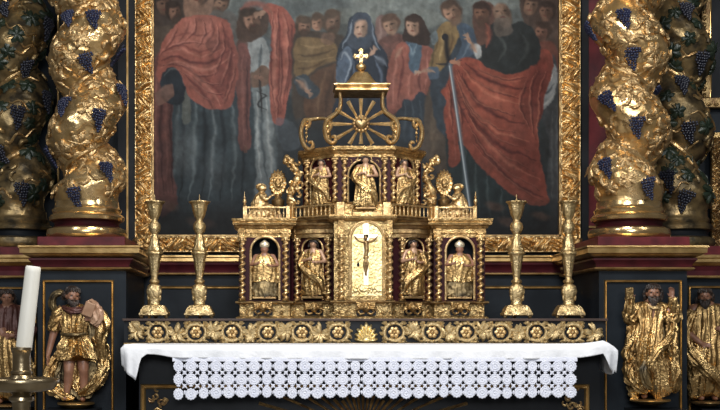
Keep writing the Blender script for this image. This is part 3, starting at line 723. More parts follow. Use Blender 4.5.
def make_column(cpx, Yc, zbase, Rpx, dirn, ytop_phase, base_top_py, kind, grapes, label, leaves, seed, offr=.026):
    r_ = random.Random(seed)
    cx = X(cpx, Yc); s = S(Yc); R = Rpx*s
    root = empty('twisted_column', (cx, Yc, zbase), label, 'column', 'twisted columns wound with grapevine')
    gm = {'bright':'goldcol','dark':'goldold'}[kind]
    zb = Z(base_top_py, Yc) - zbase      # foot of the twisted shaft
    # turned base
    H = zb
    prof = [(R*1.16,0),(R*1.2,H*.04),(R*1.24,H*.14),(R*1.2,H*.25),(R*1.06,H*.3)]
    MB().lathe((0,0,0), prof, 48).build('base_torus', 'goldbase' if kind=='bright' else gm, root)
    MB().lathe((0,0,0), [(R*1.05,H*.29),(R*.98,H*.36),(R*1.0,H*.44),(R*1.07,H*.48)], 48).build('base_scotia', 'winedk' if kind=='bright' else 'black', root)
    MB().lathe((0,0,0), [(R*1.04,H*.47),(R*1.13,H*.5),(R*1.15,H*.58),(R*1.1,H*.65),(R*1.02,H*.68),(R*1.05,H*.74),(R*1.06,H*.79),(R*1.0,H*.84),(R*.98,H*.9),(R*.97,H*1.02),(R*.9,H*1.05)], 48).build('base_moulding', 'goldbase' if kind=='bright' else gm, root)
    ztop = 4.75-zbase; pitch = 75*s
    zph = Z(ytop_phase, Yc)-zbase
    carve_amt = .9 if kind == 'bright' else .6
    carve_amt *= .55
    phi = lambda z: dirn*2*PI*(z-zph)/pitch + (0 if dirn > 0 else PI)
    off = lambda z: offr*min(1, max(0,(z-zb)/.12))
    def surf(z, th):
        f = phi(z); d = off(z)/offr
        rr = R*(.965+.075*d*math.cos(th-f)) + .008*math.sin(5*th+9*z)*math.sin(23*z+3*th)
        g = math.cos(th-f-PI); 
        rr -= .046*d*max(0,g)**5
        return Vector((off(z)*math.cos(f)+rr*math.cos(th), off(z)*math.sin(f)+rr*math.sin(th), z))
    nz = 400; nt = 130; pts = []
    for i in range(nz):
        z = zb+(ztop-zb)*i/(nz-1)
        for j in range(nt):
            th = 2*PI*j/nt; p = surf(z, th)
            if math.sin(th) < .45:
                q = p*1.0; a_ = noise.noise(q*9+Vector((seed*7,0,0))); b_ = noise.noise(q*17+Vector((0,seed*5,3)))
                c_ = noise.noise(q*34+Vector((2,0,seed)))
                g_ = min(1,max(0,.5+2.2*noise.noise(q*5+Vector((seed*3,9,0)))))
                h = carve_amt*(.010*(1-2.4*abs(a_))+g_*(.020*max(-.3,.32-abs(b_)*1.8)+.006*c_))
                p = p+Vector((math.cos(th),math.sin(th),0))*h*min(1,max(0,(z-zb-.03)/.06))
            pts.append(p)
    MB().grid(pts, nz, nt, cv=True).build('shaft', gm, root)
    # main vine stem in the groove plus wandering side shoots
    vs = MB(); path = []; n = 150
    for i in range(n):
        z = zb+.05+(ztop-zb-.08)*i/(n-1); th = phi(z)+PI+.25*math.sin(z*9)
        p = surf(z, th); c = Vector((off(z)*math.cos(phi(z)), off(z)*math.sin(phi(z)), z)); path.append(p+(p-c).normalized()*.008)
    vs.tube(path, .019, 8).build('vine_stem', 'vine', root)
    def at_front(px, py):
        z = Z(py, Yc)-zbase; z = Z(py, Yc-R)-zbase
        lim = 0; best = None
        for k in range(90):
            th = PI+PI*k/89
            p = surf(z, th); w_ = p+root.location; q = VX+w_.x/S(w_.y)
            d = abs(q-px)
            if best is None or d < best[0]: best = (d, th, p)
        return z, best[1], best[2]
    def orient(z, th, roll, lift=.0):
        p = surf(z, th); e = .01
        tz = (surf(z+e, th)-surf(z-e, th)).normalized(); tt = (surf(z, th+.05)-surf(z, th-.05)).normalized()
        nrm = tt.cross(tz).normalized(); up = tz - nrm*tz.dot(nrm); up.normalize(); rt = up.cross(nrm)
        m3 = Matrix((rt, up, nrm)).transposed() @ Matrix.Rotation(roll, 3, 'Z')
        return p+nrm*lift, m3.to_euler()
    for k in range(22):
        mb = MB(); z = zb+.10+k*(min(ztop, Z(-20,Yc)-zbase)-zb-.1)/22+r_.uniform(-.03,.03); th = PI+r_.uniform(.2,PI-.2); pp = []
        for i in range(16):
            pp.append(surf(z, th)*1.0+Vector((math.cos(th),math.sin(th),0))*.006)
            z += .016*math.sin(i*.8+k)+.006; th += .075*dirn*(1 if k%2 else -1)
        mb.tube(pp, [.0125*(1-.5*i/15) for i in range(16)], 6).build('side_shoot', 'vine', root)
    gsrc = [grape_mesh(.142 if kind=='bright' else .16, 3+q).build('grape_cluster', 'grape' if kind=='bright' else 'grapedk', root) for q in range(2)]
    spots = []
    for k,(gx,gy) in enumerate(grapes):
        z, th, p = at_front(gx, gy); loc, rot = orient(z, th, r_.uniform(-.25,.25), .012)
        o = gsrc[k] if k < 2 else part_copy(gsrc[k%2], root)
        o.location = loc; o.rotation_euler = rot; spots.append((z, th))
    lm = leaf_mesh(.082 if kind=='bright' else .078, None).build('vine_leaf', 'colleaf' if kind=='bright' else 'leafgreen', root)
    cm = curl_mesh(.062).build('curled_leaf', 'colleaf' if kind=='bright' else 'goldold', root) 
    first = [True, True]; cnt = 0; tries = 0; used = []
    nleaf, ncurl = leaves
    while cnt < nleaf+ncurl and tries < 3000:
        tries += 1
        iscurl = cnt >= nleaf
        z = zb+.05+r_.random()*(min(ztop, Z(-20,Yc)-zbase)-zb-.08); th = PI*1.5+r_.uniform(-1.75,1.75)
        dmin = min([math.hypot((z-a), (th-b)*R) for a,b in spots] or [9]); d2 = min([math.hypot((z-a), (th-b)*R) for a,b in used] or [9])
        if dmin < .075 or d2 < ((.038 if iscurl else .088) if kind=='bright' else (.06 if iscurl else .095)): continue
        loc, rot = orient(z, th, r_.uniform(0, 2*PI), .007)
        srcm = cm if iscurl else lm
        if first[iscurl]: o = srcm; first[iscurl] = False
        else: o = part_copy(srcm, root)
        sc = r_.uniform(.75,1.15); o.location = loc; o.rotation_euler = rot; o.scale = (sc,sc,sc*r_.uniform(.8,1.2)); used.append((z,th)); cnt += 1
    return root
make_column(87, -.22, zpl, 32.5, 1, 28, 203, 'bright', [(94,22),(121,46),(87,60),(120,92),(66,109),(97,119),(54,151),(106,173),(78,196),(70,20)],
            'bright gold twisted column at left with carved leaves and blue grape clusters', (36, 88), 1)
make_column(629, -.22, zpl, 32.5, -1, 98, 203, 'bright', [(595,24),(625,21),(633,56),(611,101),(638,126),(609,168),(647,188),(655,86)],
            'bright gold twisted column at right with carved leaves and blue grape clusters', (36, 88), 2)
zo = Z(246.5,YOB+.03)
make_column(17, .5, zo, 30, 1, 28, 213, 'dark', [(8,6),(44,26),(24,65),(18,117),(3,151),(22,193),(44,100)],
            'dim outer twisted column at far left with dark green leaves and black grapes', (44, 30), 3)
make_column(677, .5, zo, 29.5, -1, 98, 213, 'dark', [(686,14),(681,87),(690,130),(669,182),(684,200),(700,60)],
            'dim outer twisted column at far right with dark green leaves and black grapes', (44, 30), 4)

# ------------------------------------------------------------------ outer right side frames
Yr = YO-.06
side = empty('gilded_picture_frame', (X(740,Yr), Yr, Z(105,Yr)), 'dark panel in a gold beaded frame at the upper right edge', 'frame')
rel(MB().box(X(708,Yr), X(790,Yr), Yr, Yr+.05, Z(100,Yr), 4.6).build('panel', 'black', side, smooth=False), side)
mb = MB(); mb.box(X(701,Yr), X(711,Yr), Yr-.02, Yr+.05, Z(98,Yr)+.0005, 4.6); mb.box(X(701,Yr), X(790,Yr), Yr-.02, Yr+.05, Z(108,Yr), Z(98,Yr))
rel(mb.build('frame', 'golddk', side, smooth=False, bevel=.006), side)
bead = None
mb = MB()
for k in range(26):
    bo = MB().ell((X(703.5,Yr), Yr-.022, Z(96-k*7,Yr)), (.016,.014,.022), 10, 7).build('bead', 'gold', side); rel(bo, side)
for k in range(11):
    bo = MB().ell((X(708+k*7,Yr), Yr-.022, Z(105,Yr)), (.022,.014,.012), 10, 7).build('bead', 'gold', side); rel(bo, side)

rel(MB().tube([(X(709.5,Yr),Yr-.02,Z(98,Yr)),(X(709.5,Yr),Yr-.02,4.5)], .006, 8).build('inner_fillet', 'goldline', side), side)
low = empty('carved_border', (X(713,Yr), Yr, Z(250,Yr)), 'upright strip of carved gilded border below the beaded frame at the right edge', 'frame')
rel(strip_obj('carving', 'golddk', low, (X(710,Yr),Yr-.01,Z(246,Yr)), (0,0,1), (1,0,0), (0,-1,0), Z(138,Yr)-Z(246,Yr), .07, .08, .035, .7), low)
rel(MB().box(X(706,Yr), X(790,Yr), Yr-.04, Yr+.02, Z(138,Yr), Z(133.5,Yr)).build('top_rail', 'goldline', low, smooth=False), low)
rel(MB().box(X(722,Yr), X(790,Yr), Yr-.005, Yr+.02, Z(246,Yr), Z(138,Yr)).build('backing', 'winedk', low, smooth=False), low)

for ped, px in ((pedL, 76), (pedR, 650)):
    o = MB().box(X(px-26,-.5), X(px+26,-.5), -.72, -.5, Z(413,-.62), Z(408.6,-.62)).build('statue_ledge', 'black', ped, smooth=False); rel(o, ped)
for k,(a,b) in enumerate(((-40,34),(690,764))):
    struct(MB().box(X(a,YOB), X(b,YOB), YOB-.24, YOB, Z(412,.08), Z(408.,.08)).build('trim_%d'%(24+k), 'black', smooth=False))
# ------------------------------------------------------------------ carved figures
def fold(th, t, nf, tw, seed):
    r_ = random.Random(seed); v = 0; tot = 0
    for k, (n, a) in enumerate(((nf, 1.), (int(nf*1.6)+1, .55), (max(2,int(nf*.5)), .7))):
        p = r_.uniform(0, 6.28); q = r_.uniform(.5, 1.6); w = r_.uniform(.6, 1.4)
        s_ = math.sin(n*th+tw*t*2*PI*(1+.2*k)+p+w*math.sin(q*t*2*PI+p))
        v += a*(1-2*abs(s_)**.75); tot += a
    return v/tot
def cloth(secs, nf=9, amp=.12, tw=.3, seed=1, nz=46, nt=96, hem=.02, H=1., amp0=.3, ang=None):
    """robe: stack of oval sections (z,cx,cy,rx,ry) with carved folds, top to bottom"""
    secs = cr(secs, 8); m = len(secs); pts = []; rh = random.Random(seed+50).uniform(0,6)
    for i in range(nz):
        t = i/(nz-1); f = t*(m-1); a = int(min(f, m-2)); u = f-a
        z, cx, cy, rx, ry = [p*(1-u)+q*u for p, q in zip(secs[a], secs[a+1])]
        for j in range(nt):
            th = 2*PI*j/nt
            d = 1+amp*(amp0+(1-amp0)*t)*fold(th, t, nf, tw, seed)*1.3
            zz = z+(hem*math.sin(3*th+rh)+hem*.5*math.sin(7*th+rh))*(t**6)
            pts.append(((cx+rx*d*math.cos(th))*H, (cy+ry*d*math.sin(th))*H, zz*H))
    mb = MB().grid(pts, nz, nt, cv=True)
    mb.f.append(tuple(range(nt))); mb.f.append(tuple((nz-1)*nt+j for j in range(nt)))
    return mb
def sash(path, wd, dp, nf=4, amp=.25, tw=.2, seed=1, H=1., n=30, nt=36, mb=None):
    """bundle of cloth along a path, oval section with lengthwise folds"""
    path = cr(path, 8); m = len(path); L = [Vector(p)*H for p in path]; pts = []
    W = cr([(w,) for w in wd], 8); D = cr([(w,) for w in dp], 8)
    for i in range(n):
        t = i/(n-1); f = t*(m-1); a = int(min(f, m-2)); u = f-a
        p = L[a].lerp(L[a+1], u); tg = (L[min(a+2,m-1)]-L[max(a-1,0)]).normalized()
        yv = Vector((0,1,0)); yv = (yv-tg*yv.dot(tg)); yv = yv.normalized() if yv.length > .1 else tg.orthogonal().normalized()
        sv = tg.cross(yv)
        fw = t*(len(W)-1); b = int(min(fw, len(W)-2)); ww = W[b][0]*(1-fw+b)+W[b+1][0]*(fw-b)
        fd = t*(len(D)-1); b = int(min(fd, len(D)-2)); dd = D[b][0]*(1-fd+b)+D[b+1][0]*(fd-b)
        for j in range(nt):
            th = 2*PI*j/nt; k = 1+amp*fold(th, t, nf, tw, seed)
            pts.append(p+sv*(math.cos(th)*ww*H*k)+yv*(math.sin(th)*dd*H*k))
    mb = mb or MB(); st = len(mb.v); mb.grid(pts, n, nt, cv=True)
    mb.f.append(tuple(st+j for j in range(nt))); mb.f.append(tuple(st+(n-1)*nt+j for j in range(nt)))
    return mb
def limb(mb, pts, rad, n=12):
    p2 = cr(pts, 5); m = len(p2); k = len(rad)-1; rr = []
    for i in range(m):
        f = i/(m-1)*k; a = int(min(f, k-1)); rr.append(rad[a]*(1-f+a)+rad[a+1]*(f-a))
    mb.tube(p2, rr, n); mb.ell(p2[0], rr[0], 10, 7); mb.ell(p2[-1], rr[-1], 10, 7)
def hand3(mb, w, d, pn, L, side=1, curl=.5):
    """w wrist, d pointing direction, pn palm normal; four unequal fingers and a thumb"""
    w = Vector(w); d = Vector(d).normalized(); pn = Vector(pn); pn = (pn-d*pn.dot(d)).normalized(); s_ = d.cross(pn)*side
    rot = Matrix((s_, pn, d)).transposed()
    mb.ell(w+d*L*.26, (L*.22, L*.11, L*.30), 10, 8, rot)
    for k, (o, ln) in enumerate(((-.165,.40),(-.055,.48),(.055,.45),(.165,.34))):
        b = w+d*L*.44+s_*L*o; c = curl
        p1 = b+(d+s_*o*.6).normalized()*L*ln*.45; dd = (d*math.cos(c)+pn*math.sin(c)); p2_ = p1+dd*L*ln*.35
        dd = (d*math.cos(c*1.9)+pn*math.sin(c*1.9)); p3 = p2_+dd*L*ln*.28
        mb.tube([b-d*L*.12,b,p1,p2_,p3], [L*.062,L*.062,L*.056,L*.05,L*.038], 7)
    b = w+d*L*.14-s_*L*.16; mb.tube([w+d*L*.1, b, b+(d*.6-s_*.8+pn*.3).normalized()*L*.18, b+(d*.9-s_*.5+pn*.5).normalized()*L*.36], [L*.08,L*.08,L*.068,L*.048], 7)
def person(root, H, o):
    """standing carved figure; local frame: x to the picture right, -y to the viewer, z up, feet at 0"""
    hd = Vector(o.get('head', (0,-.02,.92))); hr = o.get('hr', .062); yaw = o.get('yaw', 0); roll = o.get('roll', 0)
    R = Matrix.Rotation(roll, 3, 'Y') @ Matrix.Rotation(yaw, 3, 'Z') @ Matrix.Rotation(o.get('nod',0), 3, 'X')
    sh = o.get('sh', ((-.115,0,.79), (.115,0,.79))); hip = o.get('hip', (0,.0,.50))
    fl = o.get('flesh', 'flesh'); vox = o.get('vox', .008)*H
    mb = MB()
    def q(p): return Vector(p)*H
    def hp(x, y, z): return (hd+R@Vector((x,y,z))*hr)*H
    # head with brow, nose, cheeks, lips, chin, ears
    mb.ell(hp(0,.08,.18), (hr*.86*H,hr*.98*H,hr*.98*H), 18, 12, R)
    mb.ell(hp(0,-.22,-.38), (hr*.66*H,hr*.70*H,hr*.78*H), 16, 10, R)
    mb.ell(hp(0,-.62,-.86), hr*.24*H, 8, 6)
    mb.tube([hp(0,-.80,.16), hp(0,-1.02,-.12), hp(0,-1.16,-.30)], [hr*.10*H,hr*.13*H,hr*.17*H], 8)
    for e in (-1, 1):
        mb.ell(hp(e*.36,-.72,.22), (hr*.27*H,hr*.16*H,hr*.10*H), 8, 6, R); mb.ell(hp(e*.42,-.62,-.30), hr*.24*H, 8, 6)
        mb.ell(hp(e*.86,.05,-.08), (hr*.10*H,hr*.2*H,hr*.27*H), 8, 6, R)
    mb.ell(hp(0,-.88,-.58), (hr*.24*H,hr*.12*H,hr*.09*H), 8, 6, R)
    neck = (Vector(sh[0])+Vector(sh[1]))/2
    limb(mb, [hd*H+Vector((0,hr*.15,-hr*.6))*H, q(neck+Vector((0,0,.05))), q(neck)], [hr*.52*H,hr*.55*H,hr*.8*H])
    limb(mb, [q(sh[0]), q(neck), q(sh[1])], [.048*H,.06*H,.048*H])
    limb(mb, [q(neck), q((Vector(neck)+Vector(hip))/2), q(hip)], [.085*H,.09*H,.085*H], 16)
    for k, arm in enumerate(o['arms']):
        el, ha = arm[0], arm[1]
        limb(mb, [q(sh[k]), q(el)], [.042*H,.034*H]); limb(mb, [q(el), q(ha)], [.034*H,.022*H])
        d = (Vector(ha)-Vector(el)) if len(arm) < 3 else Vector(arm[2])
        hand3(mb, q(ha), d, arm[3] if len(arm) > 3 else (0,-1,.1), o.get('hand', .10)*H, 1 if k else -1)
    for k, leg in enumerate(o.get('legs', (((-.06,0,.28),(-.06,0,.05)),((.06,0,.28),(.06,0,.05))))):
        hx = Vector(hip)+Vector((-.05 if k == 0 else .05,0,-.02))
        limb(mb, [q(hx), q(leg[0])], [.062*H,.044*H]); limb(mb, [q(leg[0]), q(Vector(leg[0]).lerp(Vector(leg[1]),.35)+Vector((0,.012,0))), q(leg[1])], [.042*H,.04*H,.024*H])
        a = Vector(leg[1]); mb.ell(q(a+Vector((0,-.025,-.022))), (.026*H,.055*H,.024*H), 10, 7)
    body = mb.build('body', fl, root, remesh=vox, smooth_it=o.get('sm', 2))
    for e in (-1, 1):
        if o.get('eyes', True): MB().ell(hp(e*.34,-.80,.04), (hr*.15*H,hr*.09*H,hr*.08*H), 8, 6, R).build('eye', 'eye', root)
    # hair: cap with locks
    hm = o.get('hairm', 'hair'); r_ = random.Random(o.get('seed', 1))
    if o.get('hair', True):
        mb = MB(); mb.ell(hp(0,.2,.36), (hr*.98*H,hr*1.0*H,hr*.92*H), 18, 12, R)
        for k in range(26):
            a = r_.uniform(-.15, PI+.15) ; z0 = r_.uniform(-.2,.9); rr = 1.0*math.sqrt(max(.1,1-(z0*.8)**2)); ln = o.get('hl', .7)
            p0 = Vector((math.cos(a)*rr, math.sin(a)*rr*.95+.1, z0))
            mb.tube([hp(*p0), hp(p0.x*1.12+.08*math.sin(k),p0.y*1.1,p0.z-.3*ln), hp(p0.x*1.12-.08*math.sin(k),p0.y*1.15,p0.z-.8*ln), hp(p0.x*1.0,p0.y*1.05,p0.z-1.1*ln)], [hr*.16*H,hr*.2*H,hr*.17*H,hr*.05*H], 6)
        for k in range(8):
            a = PI+PI*(k+.5)/8; mb.tube([hp(math.cos(a)*.3,math.sin(a)*.3,1.15), hp(math.cos(a)*.75,math.sin(a)*.72,.85), hp(math.cos(a)*.95,math.sin(a)*.9,.5)], [hr*.12*H,hr*.2*H,hr*.12*H], 6)
        mb.build('hair', hm, root)
    if o.get('beard'):
        mb = MB(); L = o['beard']
        for k in range(15):
            a = -1.15+2.3*k/14; 
            mb.tube([hp(math.sin(a)*.66,-.35-.35*math.cos(a),-.42), hp(math.sin(a)*.6,-.6-.25*math.cos(a)+.04*math.sin(k*2),-.9), hp(math.sin(a)*.34,-.55-.3*math.cos(a),-.9-L*(.5+.5*math.cos(a)))], [hr*.16*H,hr*.19*H,hr*.06*H], 6)
        for e in (-1,1): mb.tube([hp(0,-1.0,-.44), hp(e*.22,-.95,-.5), hp(e*.42,-.74,-.72)], [hr*.07*H,hr*.09*H,hr*.05*H], 6)
        mb.ell(hp(0,-.55,-1.0), (hr*.42*H,hr*.34*H,hr*.4*H), 10, 8, R)
        mb.build('beard', hm, root)
    for name, kind, m, args in o.get('clothes', ()):
        if kind == 'cloth': cloth(H=H, **args).build(name, m, root, shade=75)
        else: sash(H=H, **args).build(name, m, root, shade=75)
    return body
def corbel(root, r, h, m='goldline', z=0):
    MB().lathe((0,0,z), [(r*.5,-h),(r*.62,-h*.8),(r*.8,-h*.55),(r*.96,-h*.4),(r,-h*.3),(r*.97,-h*.18),(r,-h*.05),(r*.9,0)], 32).build('console_base', m, root)

YS = -.615
def big_statue(px, pyb, hpx, Y, label, o, group=None):
    H = hpx*S(Y)
    root = empty('carved_apostle', (X(px,Y), Y, Z(pyb,Y)), label, 'statue', group)
    person(root, H, o); return root, H
# left apostle: short gilt tunic, bare shins, cloak swirling behind, arm hanging
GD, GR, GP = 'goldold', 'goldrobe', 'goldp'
def S_(name, m, path, wd, dp, nf=5, amp=.32, tw=.7, seed=1): return (name, 'sash', m, dict(path=path, wd=wd, dp=dp, nf=nf, amp=amp, tw=tw, seed=seed))
sl, H = big_statue(76, 402, 117, YS, 'carved bearded apostle in short gold tunic on the left pedestal, one arm hanging', dict(
    head=(-.025,-.035,.905), hr=.070, yaw=.5, roll=.1, beard=.55, seed=3, hl=.5, hand=.125,
    sh=((-.12,-.01,.77),(.11,-.01,.77)),
    arms=(((-.19,-.03,.57),(-.225,-.06,.41),(0,-.05,-1),(1,-.3,0)), ((.22,-.03,.62),(.15,-.11,.70),(-.6,-.2,.7),(0,-1,0))),
    legs=(((-.05,-.06,.27),(-.075,-.04,.06)),((.07,-.03,.27),(.065,-.01,.05))), vox=.007,
    clothes=[
     ('tunic','cloth',GR,dict(secs=[(.84,-.01,0,.055,.045),(.805,-.005,-.01,.115,.075),(.74,0,-.015,.135,.09),(.64,-.005,-.025,.115,.092),(.565,-.005,-.025,.108,.088),(.52,0,-.03,.130,.098),(.44,.005,-.03,.158,.105),(.375,.01,-.03,.178,.108)],nf=11,amp=.24,tw=.22,seed=4,nz=60,nt=160,hem=.022)),
     S_('belt',GD,[(-.11,-.085,.585),(-.04,-.125,.575),(.03,-.13,.575),(.10,-.09,.585)],[.012,.016,.016,.012],[.015,.02,.02,.015],3,.2,.3,3),
     S_('sleeve',GR,[(-.10,-.01,.79),(-.155,-.02,.73),(-.18,-.03,.64),(-.195,-.04,.60)],[.045,.058,.055,.05],[.05,.055,.055,.045],4,.3,.6,61),
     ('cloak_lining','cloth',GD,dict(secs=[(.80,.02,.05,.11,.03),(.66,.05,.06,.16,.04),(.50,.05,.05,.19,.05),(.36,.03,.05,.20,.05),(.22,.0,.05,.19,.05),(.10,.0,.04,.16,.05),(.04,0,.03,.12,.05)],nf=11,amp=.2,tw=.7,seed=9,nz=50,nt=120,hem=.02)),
     S_('cloak_fold',GR,[(.10,-.03,.80),(.19,-.05,.76),(.24,-.06,.66),(.225,-.07,.54),(.24,-.06,.42),(.26,-.05,.30)],[.045,.06,.065,.055,.05,.015],[.045,.05,.055,.05,.04,.02],4,.4,.9,2),
     S_('cloak_fold',GR,[(.16,-.02,.56),(.235,-.03,.44),(.245,-.05,.30),(.20,-.07,.18),(.10,-.07,.10),(.03,-.06,.07)],[.035,.05,.055,.055,.04,.015],[.04,.05,.05,.05,.04,.02],5,.42,1.1,12),
     S_('cloak_fold',GR,[(-.13,-.0,.42),(-.185,-.03,.34),(-.225,-.05,.24),(-.19,-.07,.13),(-.10,-.08,.06),(0,-.08,.035)],[.02,.045,.055,.055,.04,.015],[.03,.045,.05,.05,.04,.02],5,.42,1.1,7),
     S_('cloak_fold',GD,[(-.13,.0,.34),(-.16,-.02,.24),(-.13,-.03,.14),(-.05,-.04,.09)],[.02,.04,.04,.015],[.03,.04,.04,.02],4,.35,.8,17),
     S_('cloak_fold',GR,[(.0,.0,.36),(.01,-.01,.26),(.0,-.02,.16),(.02,-.03,.09)],[.03,.05,.045,.015],[.03,.03,.03,.02],4,.35,.8,18),
     S_('cloak_swirl',GD,[(-.08,.02,.76),(-.16,.02,.77),(-.205,.01,.83),(-.19,.0,.905),(-.13,.0,.935),(-.10,.02,.90)],[.025,.03,.032,.03,.028,.015],[.035,.035,.035,.03,.03,.02],3,.3,.8,5),
     S_('collar','redrobe',[(-.10,-.06,.81),(-.05,-.10,.785),(.0,-.115,.778),(.06,-.10,.785),(.10,-.05,.81)],[.018,.028,.03,.028,.018],[.02,.025,.025,.025,.02],4,.35,.3,8),
     S_('shoulder_cloth','fleshpale',[(.13,-.08,.86),(.18,-.11,.80),(.20,-.12,.72),(.17,-.12,.66)],[.03,.055,.06,.035],[.03,.035,.035,.03],4,.4,.5,66),
    ]))
mb = MB(); mb.box(-.045*H,.045*H,-.016*H,.016*H,-.06*H,.06*H)
bk = mb.build('book', 'fleshpale', sl, smooth=False, bevel=.005, loc=(.135*H,-.15*H,.79*H)); bk.rotation_euler = (.2,.35,.3); bk['label'] = 'pale closed book held at the shoulder'
corbel(sl, .12, .04)
# right apostle: both hands raised, long gilt robe
sr, H = big_statue(650, 399, 115, YS, 'carved dark-bearded apostle with both hands raised, in long gold robe on the right pedestal', dict(
    head=(.015,-.04,.92), hr=.068, yaw=-.15, beard=.8, seed=6, hl=1.1, hand=.11,
    sh=((-.115,-.01,.785),(.115,-.01,.785)),
    arms=(((-.185,-.05,.71),(-.195,-.09,.86),(0,-.1,1),(.5,-1,0)), ((.19,-.05,.73),(.165,-.09,.88),(-.15,-.1,1),(-.5,-1,0))), vox=.007,
    clothes=[
     ('robe','cloth',GR,dict(secs=[(.850,0,0,.052,.045),(.838,0,0,.125,.068),(.80,0,-.01,.168,.084),(.72,-.01,-.015,.135,.090),(.62,-.02,-.03,.118,.10),(.50,-.035,-.04,.13,.11),(.36,-.03,-.04,.145,.11),(.22,-.01,-.03,.165,.105),(.10,.0,-.02,.175,.10),(.035,.01,-.01,.165,.09)],nf=8,amp=.26,tw=.3,seed=21,nz=64,nt=160,hem=.03)),
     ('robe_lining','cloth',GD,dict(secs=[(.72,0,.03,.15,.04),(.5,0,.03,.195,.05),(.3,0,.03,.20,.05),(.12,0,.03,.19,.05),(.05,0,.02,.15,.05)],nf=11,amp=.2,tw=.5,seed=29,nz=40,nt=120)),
     S_('sleeve',GR,[(-.11,-.01,.79),(-.175,-.05,.70),(-.205,-.06,.73),(-.20,-.08,.80),(-.20,-.085,.885)],[.06,.068,.055,.046,.042],[.045,.05,.045,.04,.035],4,.4,.8,22),
     S_('sleeve',GR,[(.11,-.01,.79),(.175,-.05,.70),(.20,-.06,.75),(.175,-.08,.82),(.170,-.085,.885)],[.06,.066,.055,.046,.038],[.045,.05,.045,.04,.03],4,.4,.8,23),
     S_('mantle',GR,[(.14,-.03,.76),(.175,-.06,.62),(.155,-.09,.50),(.175,-.09,.38),(.165,-.07,.26)],[.03,.05,.055,.05,.02],[.04,.05,.05,.05,.03],4,.42,.9,24),
     S_('mantle',GR,[(.13,-.04,.44),(.17,-.08,.34),(.195,-.08,.22),(.19,-.06,.12),(.20,-.04,.06)],[.03,.05,.055,.05,.02],[.04,.05,.05,.05,.03],4,.42,.9,44),
     S_('mantle',GR,[(-.13,-.02,.70),(-.17,-.04,.60),(-.185,-.05,.48),(-.21,-.06,.38),(-.18,-.07,.28)],[.03,.045,.05,.05,.02],[.04,.05,.05,.05,.03],4,.42,.9,25),
     S_('mantle',GR,[(-.15,-.04,.40),(-.20,-.06,.30),(-.195,-.07,.20),(-.13,-.08,.11),(-.05,-.09,.06)],[.03,.05,.055,.05,.02],[.04,.05,.05,.045,.02],4,.42,1.,27),
     S_('mantle',GD,[(-.06,-.09,.36),(-.10,-.11,.26),(-.07,-.11,.16),(.02,-.10,.08)],[.03,.04,.045,.02],[.03,.04,.04,.02],4,.4,.9,28),
     S_('sash',GR,[(.17,-.09,.58),(.11,-.13,.50),(.02,-.14,.42),(-.03,-.13,.30),(.0,-.12,.18)],[.025,.035,.04,.04,.02],[.02,.03,.03,.03,.025],4,.42,.6,26),
     S_('collar','goldp',[(-.06,-.07,.83),(-.03,-.095,.80),(.015,-.105,.79),(.05,-.095,.80),(.075,-.06,.83)],[.010,.014,.015,.014,.010],[.015,.02,.02,.02,.015],4,.3,.3,27),
    ]))
mb = MB(); mb.box(-.035*H,.035*H,-.014*H,.014*H,-.05*H,.05*H)
bk = mb.build('book', 'gold', sr, smooth=False, bevel=.005, loc=(-.215*H,-.12*H,.915*H)); bk.rotation_euler = (.1,-.1,.2)
corbel(sr, .13, .035)
YSO = .08
so, H = big_statue(8, 404, 118, YSO, 'carved young apostle with crossed arms in the outer left panel, half hidden by the candle', dict(
    head=(0,-.03,.90), hr=.062, yaw=.2, seed=8, hl=.8, arms=(((-.20,-.04,.60),(-.06,-.14,.62),(1,0,.2),(0,-1,0)),((.20,-.04,.60),(.06,-.14,.58),(-1,0,.1),(0,-1,0))), vox=.009,
    clothes=[
     ('red_tunic','cloth','redrobe',dict(secs=[(.85,0,0,.05,.045),(.83,0,0,.11,.07),(.79,0,-.01,.14,.08),(.70,0,-.02,.145,.09),(.60,0,-.02,.14,.09),(.52,0,-.02,.13,.09)],nf=9,amp=.14,tw=.2,seed=31,nz=30)),
     ('gold_robe','cloth','goldrobe',dict(secs=[(.62,0,-.02,.13,.09),(.52,0,-.03,.17,.11),(.36,.01,-.03,.20,.12),(.20,.01,-.02,.22,.12),(.04,0,0,.20,.10)],nf=9,amp=.2,tw=.4,seed=32,nz=46)),
     ('sleeve','sash','redrobe',dict(path=[(-.12,-.01,.77),(-.19,-.04,.66),(-.19,-.07,.60),(-.09,-.13,.61)],wd=[.05,.06,.055,.04],dp=[.05,.05,.05,.04],nf=4,amp=.25,seed=33)),
     ('sleeve','sash','redrobe',dict(path=[(.12,-.01,.77),(.19,-.04,.66),(.19,-.07,.60),(.08,-.12,.58)],wd=[.05,.06,.055,.04],dp=[.05,.05,.05,.04],nf=4,amp=.25,seed=34)),
     ('mantle','sash','goldrobe',dict(path=[(-.17,-.02,.6),(-.21,-.03,.42),(-.19,-.06,.24),(-.08,-.09,.1)],wd=[.04,.06,.06,.03],dp=[.04,.05,.05,.03],nf=5,amp=.3,seed=35))]))
corbel(so, .12, .035, 'golddk')
